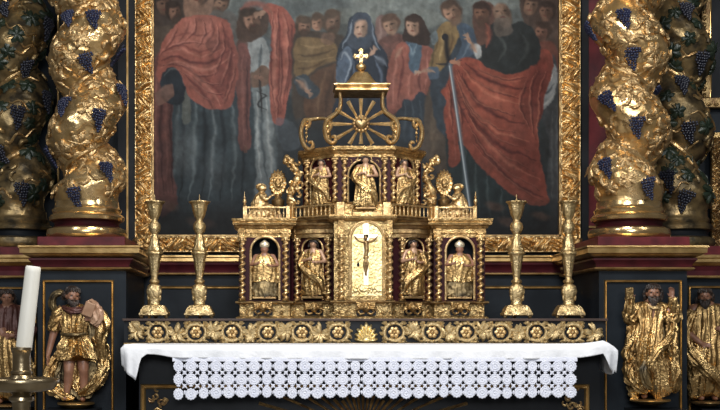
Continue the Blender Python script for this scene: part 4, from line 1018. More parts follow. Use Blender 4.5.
so2, H = big_statue(707, 401, 116, YSO, 'carved dark-bearded apostle in gold robe in the outer right panel, cut by the picture edge', dict(
    head=(-.03,-.03,.90), hr=.062, yaw=-.3, beard=.9, seed=9, hl=.8, arms=(((-.19,-.04,.60),(-.10,-.13,.50),(1,-.2,-.3),(0,-1,0)),((.20,-.04,.60),(.10,-.14,.62),(-1,0,.1),(0,-1,0))), vox=.009,
    clothes=[
     ('robe','cloth','goldrobe',dict(secs=[(.85,-.01,0,.05,.045),(.83,0,0,.11,.07),(.79,0,-.01,.14,.08),(.66,0,-.02,.15,.095),(.50,0,-.03,.16,.10),(.34,.01,-.03,.18,.11),(.16,.02,-.02,.19,.11),(.04,.02,0,.17,.09)],nf=9,amp=.2,tw=.4,seed=41,nz=50)),
     ('mantle','sash','goldrobe',dict(path=[(-.13,-.02,.77),(-.20,-.05,.62),(-.19,-.08,.46),(-.08,-.12,.32),(.06,-.12,.18),(.14,-.09,.07)],wd=[.05,.06,.065,.065,.06,.03],dp=[.05,.05,.05,.05,.05,.03],nf=6,amp=.32,tw=.5,seed=42)),
     ('mantle','sash','goldrobe',dict(path=[(.13,-.02,.77),(.19,-.05,.62),(.2,-.07,.44),(.19,-.07,.24),(.14,-.06,.08)],wd=[.05,.06,.065,.06,.03],dp=[.05,.05,.05,.05,.03],nf=6,amp=.32,tw=.5,seed=43))]))
corbel(so2, .12, .035, 'golddk')
# ------------------------------------------------------------------ tabernacle
ZT = Z(318.5, -.9)                    # top of the gradine
tab = empty('tabernacle', (X(362,-.5), -.4, ZT), 'gilded architectural tabernacle with twisted colonnettes, statue niches and crowned top on the gradine', 'tabernacle')
T = lambda o: rel(o, tab)
YA, YB_ = -.50, -.72
PA,PB,PC,PD,PE,PF = (X(239,YA),YA),(X(290,YA),YA),(X(334,YB_),YB_),(X(392,YB_),YB_),(X(434,YA),YA),(X(485,YA),YA)
YK = -.12
QL0,QL1,QR0,QR1 = (X(291.5,-.41),-.41),(X(333,-.50),-.50),(X(393,-.50),-.50),(X(433,-.41),-.41)
plan = [(PA[0],YK),PA,PB,QL0,QL1,PC,PD,QR0,QR1,PE,PF,(PF[0],YK)]
z0 = ZT; z1 = z0+.118; z2 = Z(237.5,YA); z3 = Z(219,YA)
def inset(plan, d):
    out = []; n = len(plan); pl = [Vector(p) for p in plan]
    for i in range(n):
        ns = []
        if i > 0: q = (pl[i]-pl[i-1]).normalized(); ns.append(Vector((q.y,-q.x)))
        if i < n-1: q = (pl[i+1]-pl[i]).normalized(); ns.append(Vector((q.y,-q.x)))
        v = (ns[0]+ns[-1]).normalized(); v = v/max(.3,v.dot(ns[0])); out.append((pl[i].x-v.x*d, pl[i].y-v.y*d))
    return out
pin = inset(plan, .10)
T(MB().prism(pin, z0, z3-.01).build('core', 'winedk', tab, smooth=False))
T(MB().prism(inset(plan,.004), z0, z1-.02).build('base_block', 'carved', tab, smooth=False))
T(MB().sweep(plan, [(0,z0),(.018,z0),(.02,z0+.010),(.008,z0+.018),(0,z0+.019)]).build('base_moulding', 'gold', tab, smooth=False))
T(MB().sweep(plan, [(-.1,z1-.02),(.008,z1-.02),(.022,z1-.012),(.024,z1-.004),(.016,z1),(-.1,z1)]).build('base_moulding', 'golddk', tab, smooth=False))
# entablature over wings and angled bays
entw = [(-.1,z2),(.0,z2),(.002,z2+.022),(.010,z2+.026),(.006,z2+.032),(.004,z2+.055),(.014,z2+.060),(.022,z2+.072),(.038,z2+.080),(.042,z2+.092),(.036,z2+.100),(.044,z2+.108),(.046,z3),(-.1,z3)]
for pl in ([(PA[0],YK),PA,PB,(PB[0],-.38)], [(PE[0],-.38),PE,PF,(PF[0],YK)]): T(MB().sweep(pl, entw).build('cornice', 'gold', tab, smooth=False))
T(MB().sweep([QL1,PC,PD,QR0], [(-.08,z3-.035),(.004,z3-.035),(.018,z3-.028),(.03,z3-.018),(.034,z3-.006),(.03,z3+.004),(-.08,z3+.004)]).build('centre_cornice', 'gold', tab, smooth=False))
T(MB().prism(inset([(PA[0],YK),PA,PB,PC,PD,PE,PF,(PF[0],YK)],.03), z3-.012, z3+.004).build('deck', 'golddk', tab, smooth=False))

def local(pa, pb, Yoff=0):
    d = Vector((pb[0]-pa[0], pb[1]-pa[1], 0)); L = d.length; d.normalize(); nrm = Vector((d.y,-d.x,0))   # outward
    m = Matrix(((d.x, -nrm.x, 0, pa[0]), (d.y, -nrm.y, 0, pa[1]), (0,0,1,0), (0,0,0,1)))
    return m, L
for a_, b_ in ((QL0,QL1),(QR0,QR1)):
    T(MB().sweep([tuple((local(a_,b_)[0] @ Vector((local(a_,b_)[1]*i/10, -.045*math.sin(PI*i/10), 0)))[:2]) for i in range(11)], entw).build('bowed_cornice', 'golddk', tab, smooth=False))  # darker gilding on these recessed cornices stands in for shade from above
def niche(pa, pb, u0, u1, za, zb, zs, back, panelm='carved', depth=.075, arch=True, rim='goldp', lo=None, hi=None, rimr=.007):
    """face panel with an arched opening between u0 and u1, sill za, springing zs, panel from lo..hi in z"""
    m, L = local(pa, pb); lo = za if lo is None else lo; hi = zb if hi is None else hi
    uc = (u0+u1)/2; r = (u1-u0)/2
    arc = [(u0, za)]+[(uc-r*math.cos(a), zs+r*math.sin(a)*(1 if arch else .02)) for a in [PI*i/16 for i in range(17)]]+[(u1, za)]
    mb = MB(); y0_, y1_ = .0, .03
    # jambs and spandrel
    outer = [(0,za)]+[(0 if i < 8 else (L if i > 8 else uc), zs if i in (0,16) else hi) if i in (0,16) else (max(0,min(L, uc-(L/2)*(8-i)/8*1.0)), hi) for i in range(17)]+[(L,za)]
    outer[1] = (0, zs); outer[17] = (L, zs); outer[2] = (0, hi); outer[16] = (L, hi)
    pts = []
    for (a,b),(c,d) in zip(arc, outer): pts += [(a,y1_+depth,b),(a,y0_,b),(c,y0_,d),(c,y1_,d)]
    mb.grid(pts, len(arc), 4)
    if lo < za-1e-4: mb.box(0, L, 0, .03, lo, za)
    mb.xf(m); T(mb.build('niche_front', panelm, tab, smooth=False))
    # curved niche back
    pts = []; n = 12
    for a,b in arc:
        for j in range(n+1):
            t = PI*j/n; pts.append((uc+(a-uc)*math.cos(t) if False else a, 0, b))
    mb = MB(); pts = []
    hs = [za+(zs-za)*i/4 for i in range(5)]+[zs+r*math.sin(PI/2*i/7)*(1 if arch else .02) for i in range(1,8)]
    for i, z in enumerate(hs):
        rr = r if i < 5 else r*math.cos(PI/2*(i-4)/7)
        for j in range(n+1): t = PI*j/n; pts.append((uc-rr*math.cos(t)*1.0, .012+depth*math.sin(t)*max(rr/r,.15), z))
    mb.grid(pts, len(hs), n+1); mb.box(u0, u1, .012, .012+depth, za-.006, za)
    mb.xf(m); T(mb.build('niche_back', back, tab))
    rm = MB().tube([(a,-.002,b) for a,b in arc], rimr, 8).xf(m)
    T(rm.build('niche_rim', rim, tab))
    return m, uc
def colonnette(x, y, za, zb, r=.0165, dirn=1, parent=None, name='twisted_colonnette', starts=1, turns=6):
    n = 84; nt = 16; pts = []; h = zb-za; sh0, sh1 = .018, h-.035
    for i in range(n):
        t = i/(n-1); z = sh0+(sh1-sh0)*t; f = dirn*2*PI*turns*t
        for j in range(nt):
            th = 2*PI*j/nt; rr = r*(.80+.30*math.cos(th-f)); pts.append((rr*math.cos(th)+r*.10*math.cos(f), rr*math.sin(th)+r*.10*math.sin(f), z))
    o = MB().grid(pts, n, nt, cv=True).build(name, 'goldp', tab); o.location = Vector((x,y,za))-tab.location
    MB().lathe((0,0,0), [(r*1.25,0),(r*1.3,.006),(r*1.05,.009),(r*1.15,.014),(r*.9,.02)], 16).build('base', 'gold', o)
    cp = MB().lathe((0,0,h), [(r*.8,-.037),(r*.95,-.033),(r*.85,-.03),(r*1.0,-.018),(r*1.35,-.008),(r*1.45,-.006),(r*1.45,0)], 16)
    for k in range(8):
        a = 2*PI*k/8; cp.ell((math.cos(a)*r*1.12, math.sin(a)*r*1.12, h-.016), (r*.32,r*.32,r*.5), 6, 5)
    cp.build('capital', 'goldp', o)
    return o
def col_copy(src, x, y):
    c = src.copy(); COL.objects.link(c); c.location = Vector((x,y,src.location.z+tab.location.z))-tab.location
    for ch in list(src.children):
        k = ch.copy(); COL.objects.link(k); k.parent = c
    return c
# lower order
c0 = None
def atp(pa, pb, px, out=.012):
    """point on segment pa-pb that shows at px, pushed outward"""
    best = None
    for i in range(201):
        t = -.1+1.2*i/200; x = pa[0]+(pb[0]-pa[0])*t; y = pa[1]+(pb[1]-pa[1])*t
        d = Vector((pb[0]-pa[0],pb[1]-pa[1])).normalized(); xx, yy = x+d.y*out, y-d.x*out
        e = abs(VX+xx/S(yy)-px)
        if best is None or e < best[0]: best = (e, xx, yy)
    return best[1], best[2]
lower = [(242,PA,PB),(285.5,PA,PB),(297,QL0,QL1),(328,QL0,QL1),(341,PC,PD),(389.5,PC,PD),(402,QR0,QR1),(429,QR0,QR1),(438.5,PE,PF),(480.5,PE,PF)]
for k,(px,pa,pb) in enumerate(lower):
    x, y = atp(pa, pb, px)
    if c0 is None: c0 = colonnette(x, y, z1, z2, .0200, 1, turns=8)
    else: col_copy(c0, x, y)
for pa, pb, ws in ((PA,PB,.5),(PE,PF,.5)):
    m, L = local(pa, pb); niche(pa, pb, L*.23, L*.79, z1+.008, z2, z2-.088, 'black', lo=z1, hi=z2+.002, panelm='winedk', rimr=.0085)
for pa, pb in ((QL0,QL1),(QR0,QR1)):
    m, L = local(pa, pb); niche(pa, pb, L*.26, L*.76, z1+.008, z2, z2-.075, 'winedk', panelm='winedk', lo=z1, hi=z2+.002)
# centre bay: door
m, L = local(PC, PD)
uL, uR = L*.30, L*.85
uL = (X(351,YB_)-PC[0]); uR = (X(383,YB_)-PC[0]); zd0 = Z(296,YB_); zarc = Z(222.5,YB_); rr = (uR-uL)/2
niche(PC, PD, uL, uR, zd0, z3-.035, zarc-rr, 'winedk', lo=z1, hi=z3-.033, depth=.02)
uc = (uL+uR)/2; arc = [(uL+.004,zd0)]+[(uc-(rr-.004)*math.cos(a), zarc-rr+(rr-.004)*math.sin(a)) for a in [PI*i/16 for i in range(17)]]+[(uR-.004,zd0)]
mb = MB(); na = len(arc)
mb.add([(a,.004,b) for a,b in arc]+[(a,.02,b) for a,b in arc], [tuple(range(na)), tuple(range(na,2*na))]+[(i,(i+1)%na,(i+1)%na+na,i+na) for i in range(na)]); mb.xf(m)
door = T(mb.build('door', 'doorgold', tab, smooth=False))
def D(mb, name, mt): o = mb.xf(m).build(name, mt, None); o.parent = door; o.location = (0,0,0); return o
for k in (0,):
    o = MB().tube([(a,-.006,b) for a,b in [(uL-.008,zd0-.004)]+[(uc-(rr+.008)*math.cos(a), zarc-rr+(rr+.008)*math.sin(a)) for a in [PI*i/16 for i in range(17)]]+[(uR+.008,zd0-.004)]], .006, 8).xf(m).build('door_arch', 'goldp', tab); T(o)
u_c = X(366,YB_)-PC[0]; s_ = S(YB_)
zz = lambda py: Z(py, YB_)
mb = MB(); mb.box(u_c-2.4*s_, u_c+2.4*s_, -.004, .006, zz(285), zz(221)); mb.box(u_c-12*s_, u_c+12*s_, -.004, .005, zz(238), zz(234.5))
D(mb, 'cross', 'silver')
mb = MB(); uu = lambda px: (X(px,YB_)-PC[0])
limb(mb, [(uu(366),-.014,zz(243)),(uu(366.4),-.017,zz(251)),(uu(365.4),-.015,zz(257))], [2.6*s_,2.2*s_,2.*s_])
limb(mb, [(uu(365),-.014,zz(257)),(uu(367),-.018,zz(264)),(uu(365.4),-.012,zz(274))], [1.8*s_,1.6*s_,.9*s_]); limb(mb, [(uu(366.6),-.014,zz(257)),(uu(364.6),-.018,zz(265)),(uu(366),-.012,zz(275))], [1.8*s_,1.5*s_,.9*s_])
for e in (-1,1): limb(mb, [(uu(366+e*2.),-.013,zz(242)),(uu(366+e*7),-.011,zz(240.5)),(uu(366+e*11.5),-.01,zz(236.5))], [1.3*s_,1.0*s_,.7*s_])
mb.ell((uu(365.4),-.017,zz(238.4)), (1.9*s_,1.9*s_,2.5*s_))
mb.ell((uu(366),-.017,zz(257.4)), (2.8*s_,2.*s_,1.9*s_))
D(mb, 'crucified_figure', 'golddk')
mb = MB(); mb.ell((uu(358.2),-.001,zz(264.5)), (1.3*s_,.003,2.2*s_)); D(mb, 'keyhole', 'black')
mb = MB(); r_ = random.Random(4)
for k in range(26): mb.ell((uu(352.5+k*1.12),-.004,zz(293-2.2*r_.random()-3.5*math.sin(k*1.1)**2)), (1.6*s_*r_.uniform(.6,1.2),.006,1.8*s_), 7, 5)
D(mb, 'relief_foot', 'doorgold')

# carved base: cherub consoles below niches, leaf carving below columns
cur = None; fan = None
def carve(px, py, Y, size, mt='gold', pa=None, pb=None):
    global cur
    if pa: x, y = atp(pa, pb, px, .006)
    else: x, y = X(px,Y), Y
    z = Z(py, y)
    if cur is None: cur = curl_mesh(.03).build('leaf_carving', mt, tab)
    o = cur if cur.users_collection and 'u' not in cur else part_copy(cur)
    if 'u' not in cur: cur['u'] = 1
    else:
        o.parent = tab
        if 'u' in o.keys(): del o['u']
    a = math.atan2(pb[1]-pa[1], pb[0]-pa[0]) if pa else 0
    o.location = Vector((x,y,z))-tab.location; sc = size/.03; o.scale = (sc*rs.choice((-1,1)),sc,sc)
    o.rotation_euler = (Matrix.Rotation(a,3,'Z') @ Matrix.Rotation(PI/2,3,'X') @ Matrix.Rotation(rs.uniform(0,6.28),3,'Z')).to_euler()
rs = random.Random(12)
for px, pa, pb in [(242,PA,PB),(246,PA,PB),(283,PA,PB),(288,QL0,QL1),(294,QL0,QL1),(328,QL0,QL1),(334,PC,PD),(340,PC,PD),(346,PC,PD),(384,PC,PD),(390,PC,PD),(397,QR0,QR1),(402,QR0,QR1),(428,QR0,QR1),(437,PE,PF),(443,PE,PF),(478,PE,PF),(482,PE,PF)]:
    for py in (304.5, 312): carve(px+rs.uniform(-1,1), py, 0, .022, pa=pa, pb=pb)
def cherub(px, py, pa, pb, sc, mt='gold', name='cherub_console'):
    x, y = atp(pa, pb, px, .012); z = Z(py, y); mb = MB()
    mb.ell((0,-.012,0), (.62,.6,.74), 12, 9); mb.tube([(0,-.6,.0),(0,-.72,-.15)], .09, 6)
    for e in (-1,1):
        mb.ell((e*.3,-.5,-.12),(.2,.2,.2),8,6)
        for k in range(4): mb.tube([(e*.5,0,-.1+.2*k),(e*(1.1+.1*k),-.15,.25+.25*k-.4),(e*(1.7-.15*k),-.05,.3*k-.5)], [.2,.24,.06], 6)
        mb.tube([(e*.2,0,-.8),(e*.8,-.1,-1.),(e*1.2,-.1,-.6),(e*.9,-.1,-.35)], [.16,.18,.16,.08], 6)
    for k in range(9): a = PI*k/8; mb.ell((math.cos(a)*.62,-.1,math.sin(a)*.7+.05), .2, 7, 5)
    a = math.atan2(pb[1]-pa[1], pb[0]-pa[0])
    mb.xf(Matrix.Translation((x,y,z)) @ Matrix.Rotation(a,4,'Z') @ Matrix.Scale(sc,4))
    T(mb.build(name, mt, tab))
for px, pa, pb in ((263,PA,PB),(314,QL0,QL1),(366,PC,PD),(413,QR0,QR1),(460,PE,PF)):
    x, y = atp(pa, pb, px, .004); a = math.atan2(pb[1]-pa[1], pb[0]-pa[0])
    q = MB().box(-.062,.062,-.004,.004,-.046,.046).xf(Matrix.Translation((x,y,Z(308.5,y))) @ Matrix.Rotation(a,4,'Z')); T(q.build('console_panel', 'black', tab, smooth=False))
    cherub(px, 307.5, pa, pb, .044)
# frieze ornaments under the cornice and capitals row
for px, pa, pb in ((247,PA,PB),(263,PA,PB),(280,PA,PB),(303,QL0,QL1),(318,QL0,QL1),(410,QR0,QR1),(422,QR0,QR1),(444,PE,PF),(460,PE,PF),(476,PE,PF)):
    carve(px, 232, 0, .016, pa=pa, pb=pb)
# breaks of the entablature above each column
for px,pa,pb in lower:
    x, y = atp(pa, pb, px, .006); q = MB()
    if pa is PC: q.box(x-.02,x+.02,y-.012,y+.05,z2,z3-.03)
    else: q.box(x-.018,x+.018,y-.012,y+.05,z2,z2+.058)
    T(q.build('entablature_block', 'gold', tab, smooth=False, bevel=.002))

# balustrades
bal = None
def balustrade(pa, pb, za, zb, n, posts=(0,1), inset_=.012):
    global bal
    m_, L_ = local(pa, pb); mb = MB(); mb.box(0, L_, inset_-.007, inset_+.009, zb-.010, zb); mb.box(0, L_, inset_-.008, inset_+.010, za, za+.008)
    mb.xf(m_); T(mb.build('balustrade_rail', 'goldp', tab, smooth=False, bevel=.002))
    for t in posts:
        q = MB().box(L_*t-.013, L_*t+.013, inset_-.013, inset_+.013, za, zb+.004).xf(m_); T(q.build('post', 'goldp', tab, smooth=False, bevel=.002))
    for k in range(n):
        p = m_ @ Vector((L_*(k+1)/(n+1), inset_, za+.008)); h = zb-za-.018
        if bal is None: bal = MB().lathe((0,0,0), [(.0045,0),(.0028,h*.12),(.0065,h*.35),(.0055,h*.5),(.0028,h*.75),(.0045,h)], 8).build('baluster', 'goldp', tab); o = bal
        else: o = part_copy(bal, tab)
        o.location = p-tab.location
def at(px, Y): return (X(px,Y), Y)
Yb = YA-.015
zb_ = Z(206.5, Yb)
balustrade(at(245,Yb), at(288,Yb), z3, zb_, 9); balustrade(at(436.5,Yb), at(475,Yb), z3, zb_, 9)
balustrade(at(291,YA-.0), at(333,YB_+.02), z3+.003, Z(205,-.6), 9, posts=(0,)); balustrade(at(393,YB_+.02), at(433,YA-.0), z3+.003, Z(205,-.6), 9, posts=(1,))
for px in (244.5, 475.5):
    T(MB().lathe((X(px,Yb-.012+.012),Yb+.0,zb_+.004), [(.010,0),(.012,.004),(.005,.010),(.013,.026),(.010,.040),(.004,.048),(.008,.056),(.003,.066),(.0015,.088),(.0002,.094)], 14).build('finial', 'goldp', tab))

# upper tier
YU, YV = -.42, -.62
UA,UB,UC,UD = at(303,YU), at(334.5,YV), at(393,YV), at(421,YU)
zu0 = z3+.003; zu1 = Z(202,YV); zu2 = Z(157,YV); zu3 = Z(146.5,YV)
upl = [(UA[0],-.2),UA,UB,UC,UD,(UD[0],-.2)]
T(MB().prism(inset(upl,.09), zu0, zu2+.01).build('upper_core', 'winedk', tab, smooth=False))
T(MB().prism(upl, zu0, zu1-.008).build('upper_base', 'gold', tab, smooth=False))
T(MB().sweep(upl, [(-.05,zu1-.010),(.006,zu1-.01),(.012,zu1-.004),(.008,zu1),(-.05,zu1)]).build('upper_base_moulding', 'goldp', tab, smooth=False))
T(MB().sweep(upl, [(-.12,zu2),(.004,zu2),(.006,zu2+.020),(.014,zu2+.024),(.020,zu2+.036),(.032,zu2+.044),(.034,zu2+.056),(.028,zu3),(-.12,zu3)]).build('upper_cornice', 'gold', tab, smooth=False))
T(MB().prism(inset(upl,.05), zu3-.012, zu3).build('upper_deck', 'golddk', tab, smooth=False))
niche(UB, UC, .088, (UC[0]-UB[0])-.088+.004, zu1, zu2, zu2-.12, 'black', depth=.07, hi=zu2+.002, panelm='winedk')
for pa,pb in ((UA,UB),(UC,UD)):
    m_, L_ = local(pa,pb); niche(pa, pb, L_*.26, L_*.72, zu1, zu2, zu2-.06, 'winedk', depth=.05, hi=zu2+.002, panelm='winedk')
cu = None
for px,pa,pb in ((307,UA,UB),(335,UA,UB),(344.5,UB,UC),(384.5,UB,UC),(393.5,UC,UD),(417,UC,UD)):
    x, y = atp(pa, pb, px)
    if cu is None: cu = colonnette(x, y, zu1, zu2, .0165, 1, turns=5)
    else: col_copy(cu, x, y)
# centre pedestal faces
mb = MB()
for px in (340.5, 387): mb.box(X(px-4,YV-.03), X(px+4,YV-.03), YV-.03, YV+.02, zu0, zu1-.004)
mb.box(X(352,YV-.04), X(379,YV-.04), YV-.11, YV, zu0, zu0+.020)
T(mb.build('pedestal_block', 'goldp', tab, smooth=False, bevel=.003))
# carved scroll brackets at the outer edges of the upper tier
for px, e in ((295,-1),(428,1)):
    mb = MB(); Y = YU-.0; s_ = S(Y)
    pth = [(px+e*1,207),(px+e*5,198),(px+e*1,186),(px-e*3,176),(px+e*2,166),(px+e*5,160),(px+e*9,158),(px+e*9.5,163),(px+e*6,164)]
    mb.tube([Vector((X(a,Y),Y-.02,Z(b,Y))) for a,b in cr(pth,6)], [.034*(.62+.38*math.sin(i*.5)**2)*(1-.55*i/48) for i in range(49)], 12)
    r3 = random.Random(px)
    for k in range(22):
        cx_, cz_, a0, sz = X(px+r3.uniform(-6,6),Y), Z(r3.uniform(163,206),Y), r3.uniform(0,6.28), r3.uniform(.6,1)*.022
        mb.tube([(cx_+sz*math.cos(a0+i*.75)*(1-i*.1), Y-.045-.01*math.sin(i), cz_+sz*math.sin(a0+i*.75)*(1-i*.1)) for i in range(7)], [.004+.006*math.sin(i*.5) for i in range(7)], 6)
    T(mb.build('carved_bracket', 'goldp', tab))
for px, py, pa, pb in [(351,161,UB,UC),(357,158.5,UB,UC),(365,157.5,UB,UC),(372,158.5,UB,UC),(378,161,UB,UC),(313,160,UA,UB),(320,159,UA,UB),(328,160,UA,UB),(400,160,UC,UD),(406,159,UC,UD),(412,160,UC,UD),(306,153,UA,UB),(349,168,UB,UC),(349,178,UB,UC),(380,168,UB,UC),(380,178,UB,UC),(315,170,UA,UB),(315,182,UA,UB),(329,172,UA,UB),(400,172,UC,UD),(411,176,UC,UD)]:
    carve(px, py, 0, .017, pa=pa, pb=pb)

# crown: four scroll brackets carrying a square cap, heart with rays between them
YC_ = -.56
def scroll(pts, Y, r, name='scroll_bracket', mt='goldp'):
    p = [Vector((X(a,Y),Y+b*0,Z(b,Y))) for a,b in cr(pts,7)]; n = len(p)
    mb = MB().tube(p, [1.45*r*(.6+.4*math.sin(PI*i/(n-1))) for i in range(n)], 10, flat=1.7); return T(mb.build(name, mt, tab))
cxm = 361.5
for e in (-1,1):
    f = lambda d: cxm+e*d
    scroll([(f(21.5),93),(f(21),103),(f(23),111),(f(29),116),(f(34),120),(f(36.5),128),(f(35),138),(f(30),143),(f(26),141),(f(26.5),136.5),(f(30),137)], YC_-.03, .011)
    scroll([(f(33),119),(f(42),118.5),(f(50),119.5),(f(56),121),(f(60),128),(f(60),138),(f(57),146),(f(52),149.5),(f(48.5),146),(f(50),142),(f(53),143)], YC_+.02, .0105)
    scroll([(f(60),123),(f(56),119.5),(f(52),122),(f(53),127),(f(56),126)], YC_+.02, .008)
    scroll([(f(34),121),(f(30),124),(f(32),130),(f(36),128)], YC_-.03, .007)
    for yy in (.12,):
        scroll([(f(20.5),93),(f(20.5),104),(f(23),112),(f(30),118),(f(33),128),(f(31),140)], YC_+.16, .010)
    mb = MB()
    for k in range(5): mb.ell((X(f(55),YC_+.02),YC_+.02,Z(125+4*k,YC_+.02)), (.010-.001*k,.008,.012), 8, 6)
    for k in range(4): mb.ell((X(f(35-.6*k),YC_-.03),YC_-.045,Z(122+5*k,YC_-.03)), (.009,.008,.012), 8, 6)
    T(mb.build('husk_garland', 'gold', tab))
s_ = S(YC_)
T(MB().box(X(335,YC_), X(388,YC_), YC_-.06, YC_+.2, Z(92,YC_)-.0, Z(89.5,YC_)).build('cap_slab', 'goldp', tab, smooth=False, bevel=.004))
T(MB().sweep([(X(338,YC_),YC_+.18),(X(338,YC_),YC_-.045),(X(385,YC_),YC_-.045),(X(385,YC_),YC_+.18)], [(-.06,Z(89.5,YC_)),(.004,Z(89.5,YC_)),(.012,Z(88,YC_)),(.028,Z(86.5,YC_)),(.028,Z(85.5,YC_)),(-.06,Z(85.5,YC_))]).build('cap_moulding', 'goldp', tab, smooth=False))
mb = MB(); zt = lambda py: Z(py,YC_); mx, my = X(361.5,YC_), YC_+.05
prof = [(.125,zt(85.5)),(.122,zt(84.5)),(.108,zt(82.5)),(.090,zt(79)),(.072,zt(75.5)),(.056,zt(72.8)),(.050,zt(71.5)),(.030,zt(70.5)),(.014,zt(70)),(.012,zt(69.5)),(.022,zt(69)),(.026,zt(68)),(.034,zt(66)),(.033,zt(64)),(.022,zt(62.3)),(.010,zt(61.6)),(.012,zt(60.5)),(.006,zt(60))]
pts = []; n = 40
for i in range(n):
    a = 2*PI*i/n
    for r,z in prof:
        sq = 1 if z > zt(71) else .86/max(abs(math.cos(a)),abs(math.sin(a)))*.55+.45
        pts.append((mx+r*sq*math.cos(a), my+r*sq*math.sin(a), z))
mb.grid(pts, n, len(prof), cu=True); T(mb.build('bell_cap', 'goldp', tab, shade=50))
mb = MB(); o_ = (mx, my)
mb.box(mx-.010,mx+.010,my-.009,my+.009,zt(61),zt(49)); mb.box(mx-.032,mx+.032,my-.009,my+.009,zt(54.5)-.009,zt(54.5)+.009)
for dx,dz in ((-.038,0),(.038,0),(0,.048)):
    for k in range(3):
        a = (k-1)*1.2+(PI if dx < 0 else 0 if dx > 0 else PI/2)
        mb.ell((mx+dx*.9+.009*math.cos(a), my, zt(54.5)+dz*.75+.009*math.sin(a)), (.0115,.009,.0115), 8, 6)
mb.ell((mx,my-.006,zt(54.5)), (.013,.008,.013))
for q in range(4):
    a = PI/4+q*PI/2; mb.tube([(mx,my,zt(54.5)),(mx+.024*math.cos(a),my,zt(54.5)+.024*math.sin(a))], [.006,.002], 6)
T(mb.build('cross_finial', 'goldp', tab))
# heart and rays
hy = YC_-.03; hx, hz = X(361,hy), Z(124,hy); s_ = S(hy); mb = MB(); pts = []
for i in range(32):
    t = 2*PI*i/32; hx_ = 16*math.sin(t)**3; hz_ = 13*math.cos(t)-5*math.cos(2*t)-2*math.cos(3*t)-math.cos(4*t)
    for j in range(7):
        f = math.sin(PI*j/12); g = math.cos(PI*j/12)
        pts.append((hx+hx_*.0027*g, hy-.028*f-.01, hz+hz_*.0029*g))
mb.grid(pts, 32, 7, cu=True); mb.tube([(hx,hy-.015,hz+.03),(hx,hy-.018,hz+.045),(hx,hy-.015,hz+.068)], [.01,.008,.002], 6); mb.tube([(hx-.014,hy-.015,hz+.052),(hx+.014,hy-.015,hz+.052)], [.003,.003], 6)
T(mb.build('heart', 'goldp', tab))
mb = MB()
for k in range(14): a = 2*PI*k/14; mb.ell((hx+math.cos(a)*.045,hy-.004,hz+math.sin(a)*.045),(.014,.012,.014),8,6)
T(mb.build('cloud_wreath', 'golddk', tab))
for k in range(12):
    a = PI/2+2*PI*k/12; L_ = (.165,.17,.19,.205,.19,.15)[min(k%12,(12-k)%12) if min(k%12,(12-k)%12) < 6 else 5]
    if k == 6: L_ = .13
    d = Vector((math.cos(a),0,math.sin(a))); w_ = Vector((-d.z,0,d.x)); c = Vector((hx,hy,hz)); mb = MB()
    p = [c+d*.05, c+d*L_]; 
    v = [p[0]+w_*.006, p[0]-Vector((0,.007,0)), p[0]-w_*.006, p[0]+Vector((0,.004,0)), p[1]+w_*.014, p[1]-Vector((0,.010,0)), p[1]-w_*.014, p[1]+Vector((0,.004,0))]
    mb.add(v, [(0,1,2,3),(4,5,6,7),(0,1,5,4),(1,2,6,5),(2,3,7,6),(3,0,4,7)])
    T(mb.build('ray', 'goldp', tab, smooth=False))
if cur is not None and 'u' in cur.keys(): del cur['u']

# ------------------------------------------------------------------ statues standing in and on the tabernacle
def small_fig(name, px, pyb, hpx, Y, label, kind, cat='statue', group=None, rz=0, mt='goldrobe', seed=1, mirror=1, wide=1):
    H = hpx*S(Y)
    root = empty(name, (X(px,Y), Y, Z(pyb,Y)), label, cat, group, rz); root.scale = (wide, 1, 1)
    e = mirror
    base = dict(vox=.016, sm=1, eyes=False, hand=.11, seed=seed, hr=.066, flesh='fleshpale', head=(0,-.02,.92))
    if kind == 'bishop':
        base.update(hair=False, flesh='flesh', arms=(((-.19,-.03,.62),(-.12,-.12,.64),(.6,-.3,.5)),((.19,-.03,.62),(.10,-.12,.60),(-.6,-.3,.4))),
          clothes=[('chasuble','cloth',mt,dict(secs=[(.86,0,0,.05,.045),(.80,0,0,.13,.08),(.66,0,-.02,.19,.10),(.46,0,-.02,.21,.10),(.30,0,-.02,.20,.10)],nf=7,amp=.15,tw=.1,seed=seed,nz=30,nt=64)),
                   ('alb','cloth','goldold',dict(secs=[(.40,0,0,.15,.08),(.2,0,0,.19,.09),(.02,0,0,.2,.09)],nf=9,amp=.15,tw=.1,seed=seed+1,nz=20,nt=64))])
    elif kind == 'hold':
        base.update(arms=(((-.19,-.03,.62),(-.05,-.14,.66),(.8,-.1,.4)),((.19,-.03,.62),(.07,-.14,.60),(-.8,-.1,.3))),
          clothes=[('robe','cloth',mt,dict(secs=[(.85,0,0,.05,.045),(.79,0,0,.13,.08),(.62,0,-.02,.14,.09),(.45,0,-.02,.16,.10),(.2,0,-.01,.19,.10),(.03,0,0,.2,.10)],nf=7,amp=.18,tw=.2,seed=seed,nz=36,nt=64)),
                   ('mantle','sash',mt,dict(path=[(-.13*e,-.03,.78),(-.19*e,-.07,.58),(-.05*e,-.13,.42),(.12*e,-.11,.28),(.17*e,-.07,.1)],wd=[.05,.06,.07,.07,.03],dp=[.05,.05,.05,.05,.03],nf=5,amp=.3,seed=seed+2,n=22,nt=24))])
    person(root, H, base)
    if kind == 'bishop':
        mb = MB(); pts = []
        for i in range(20):
            a = 2*PI*i/20
            for r,z in ((.062,.965),(.072,1.0),(.066,1.045),(.012,1.10)): pts.append((r*H*math.cos(a), (-.02+r*.75*math.sin(a))*H, z*H))
        mb.grid(pts, 20, 4, cu=True); mb.build('mitre', 'silver', root)
    MB().box(-.17*H,.17*H,-.09*H,.09*H,-.03*H,.012*H).build('plinth', 'golddk', root, smooth=False, bevel=.003)
    return root, H
def in_bay(pa, pb, px, back): return atp(pa, pb, px, -back)
g1 = 'bishop statues in the wing niches'
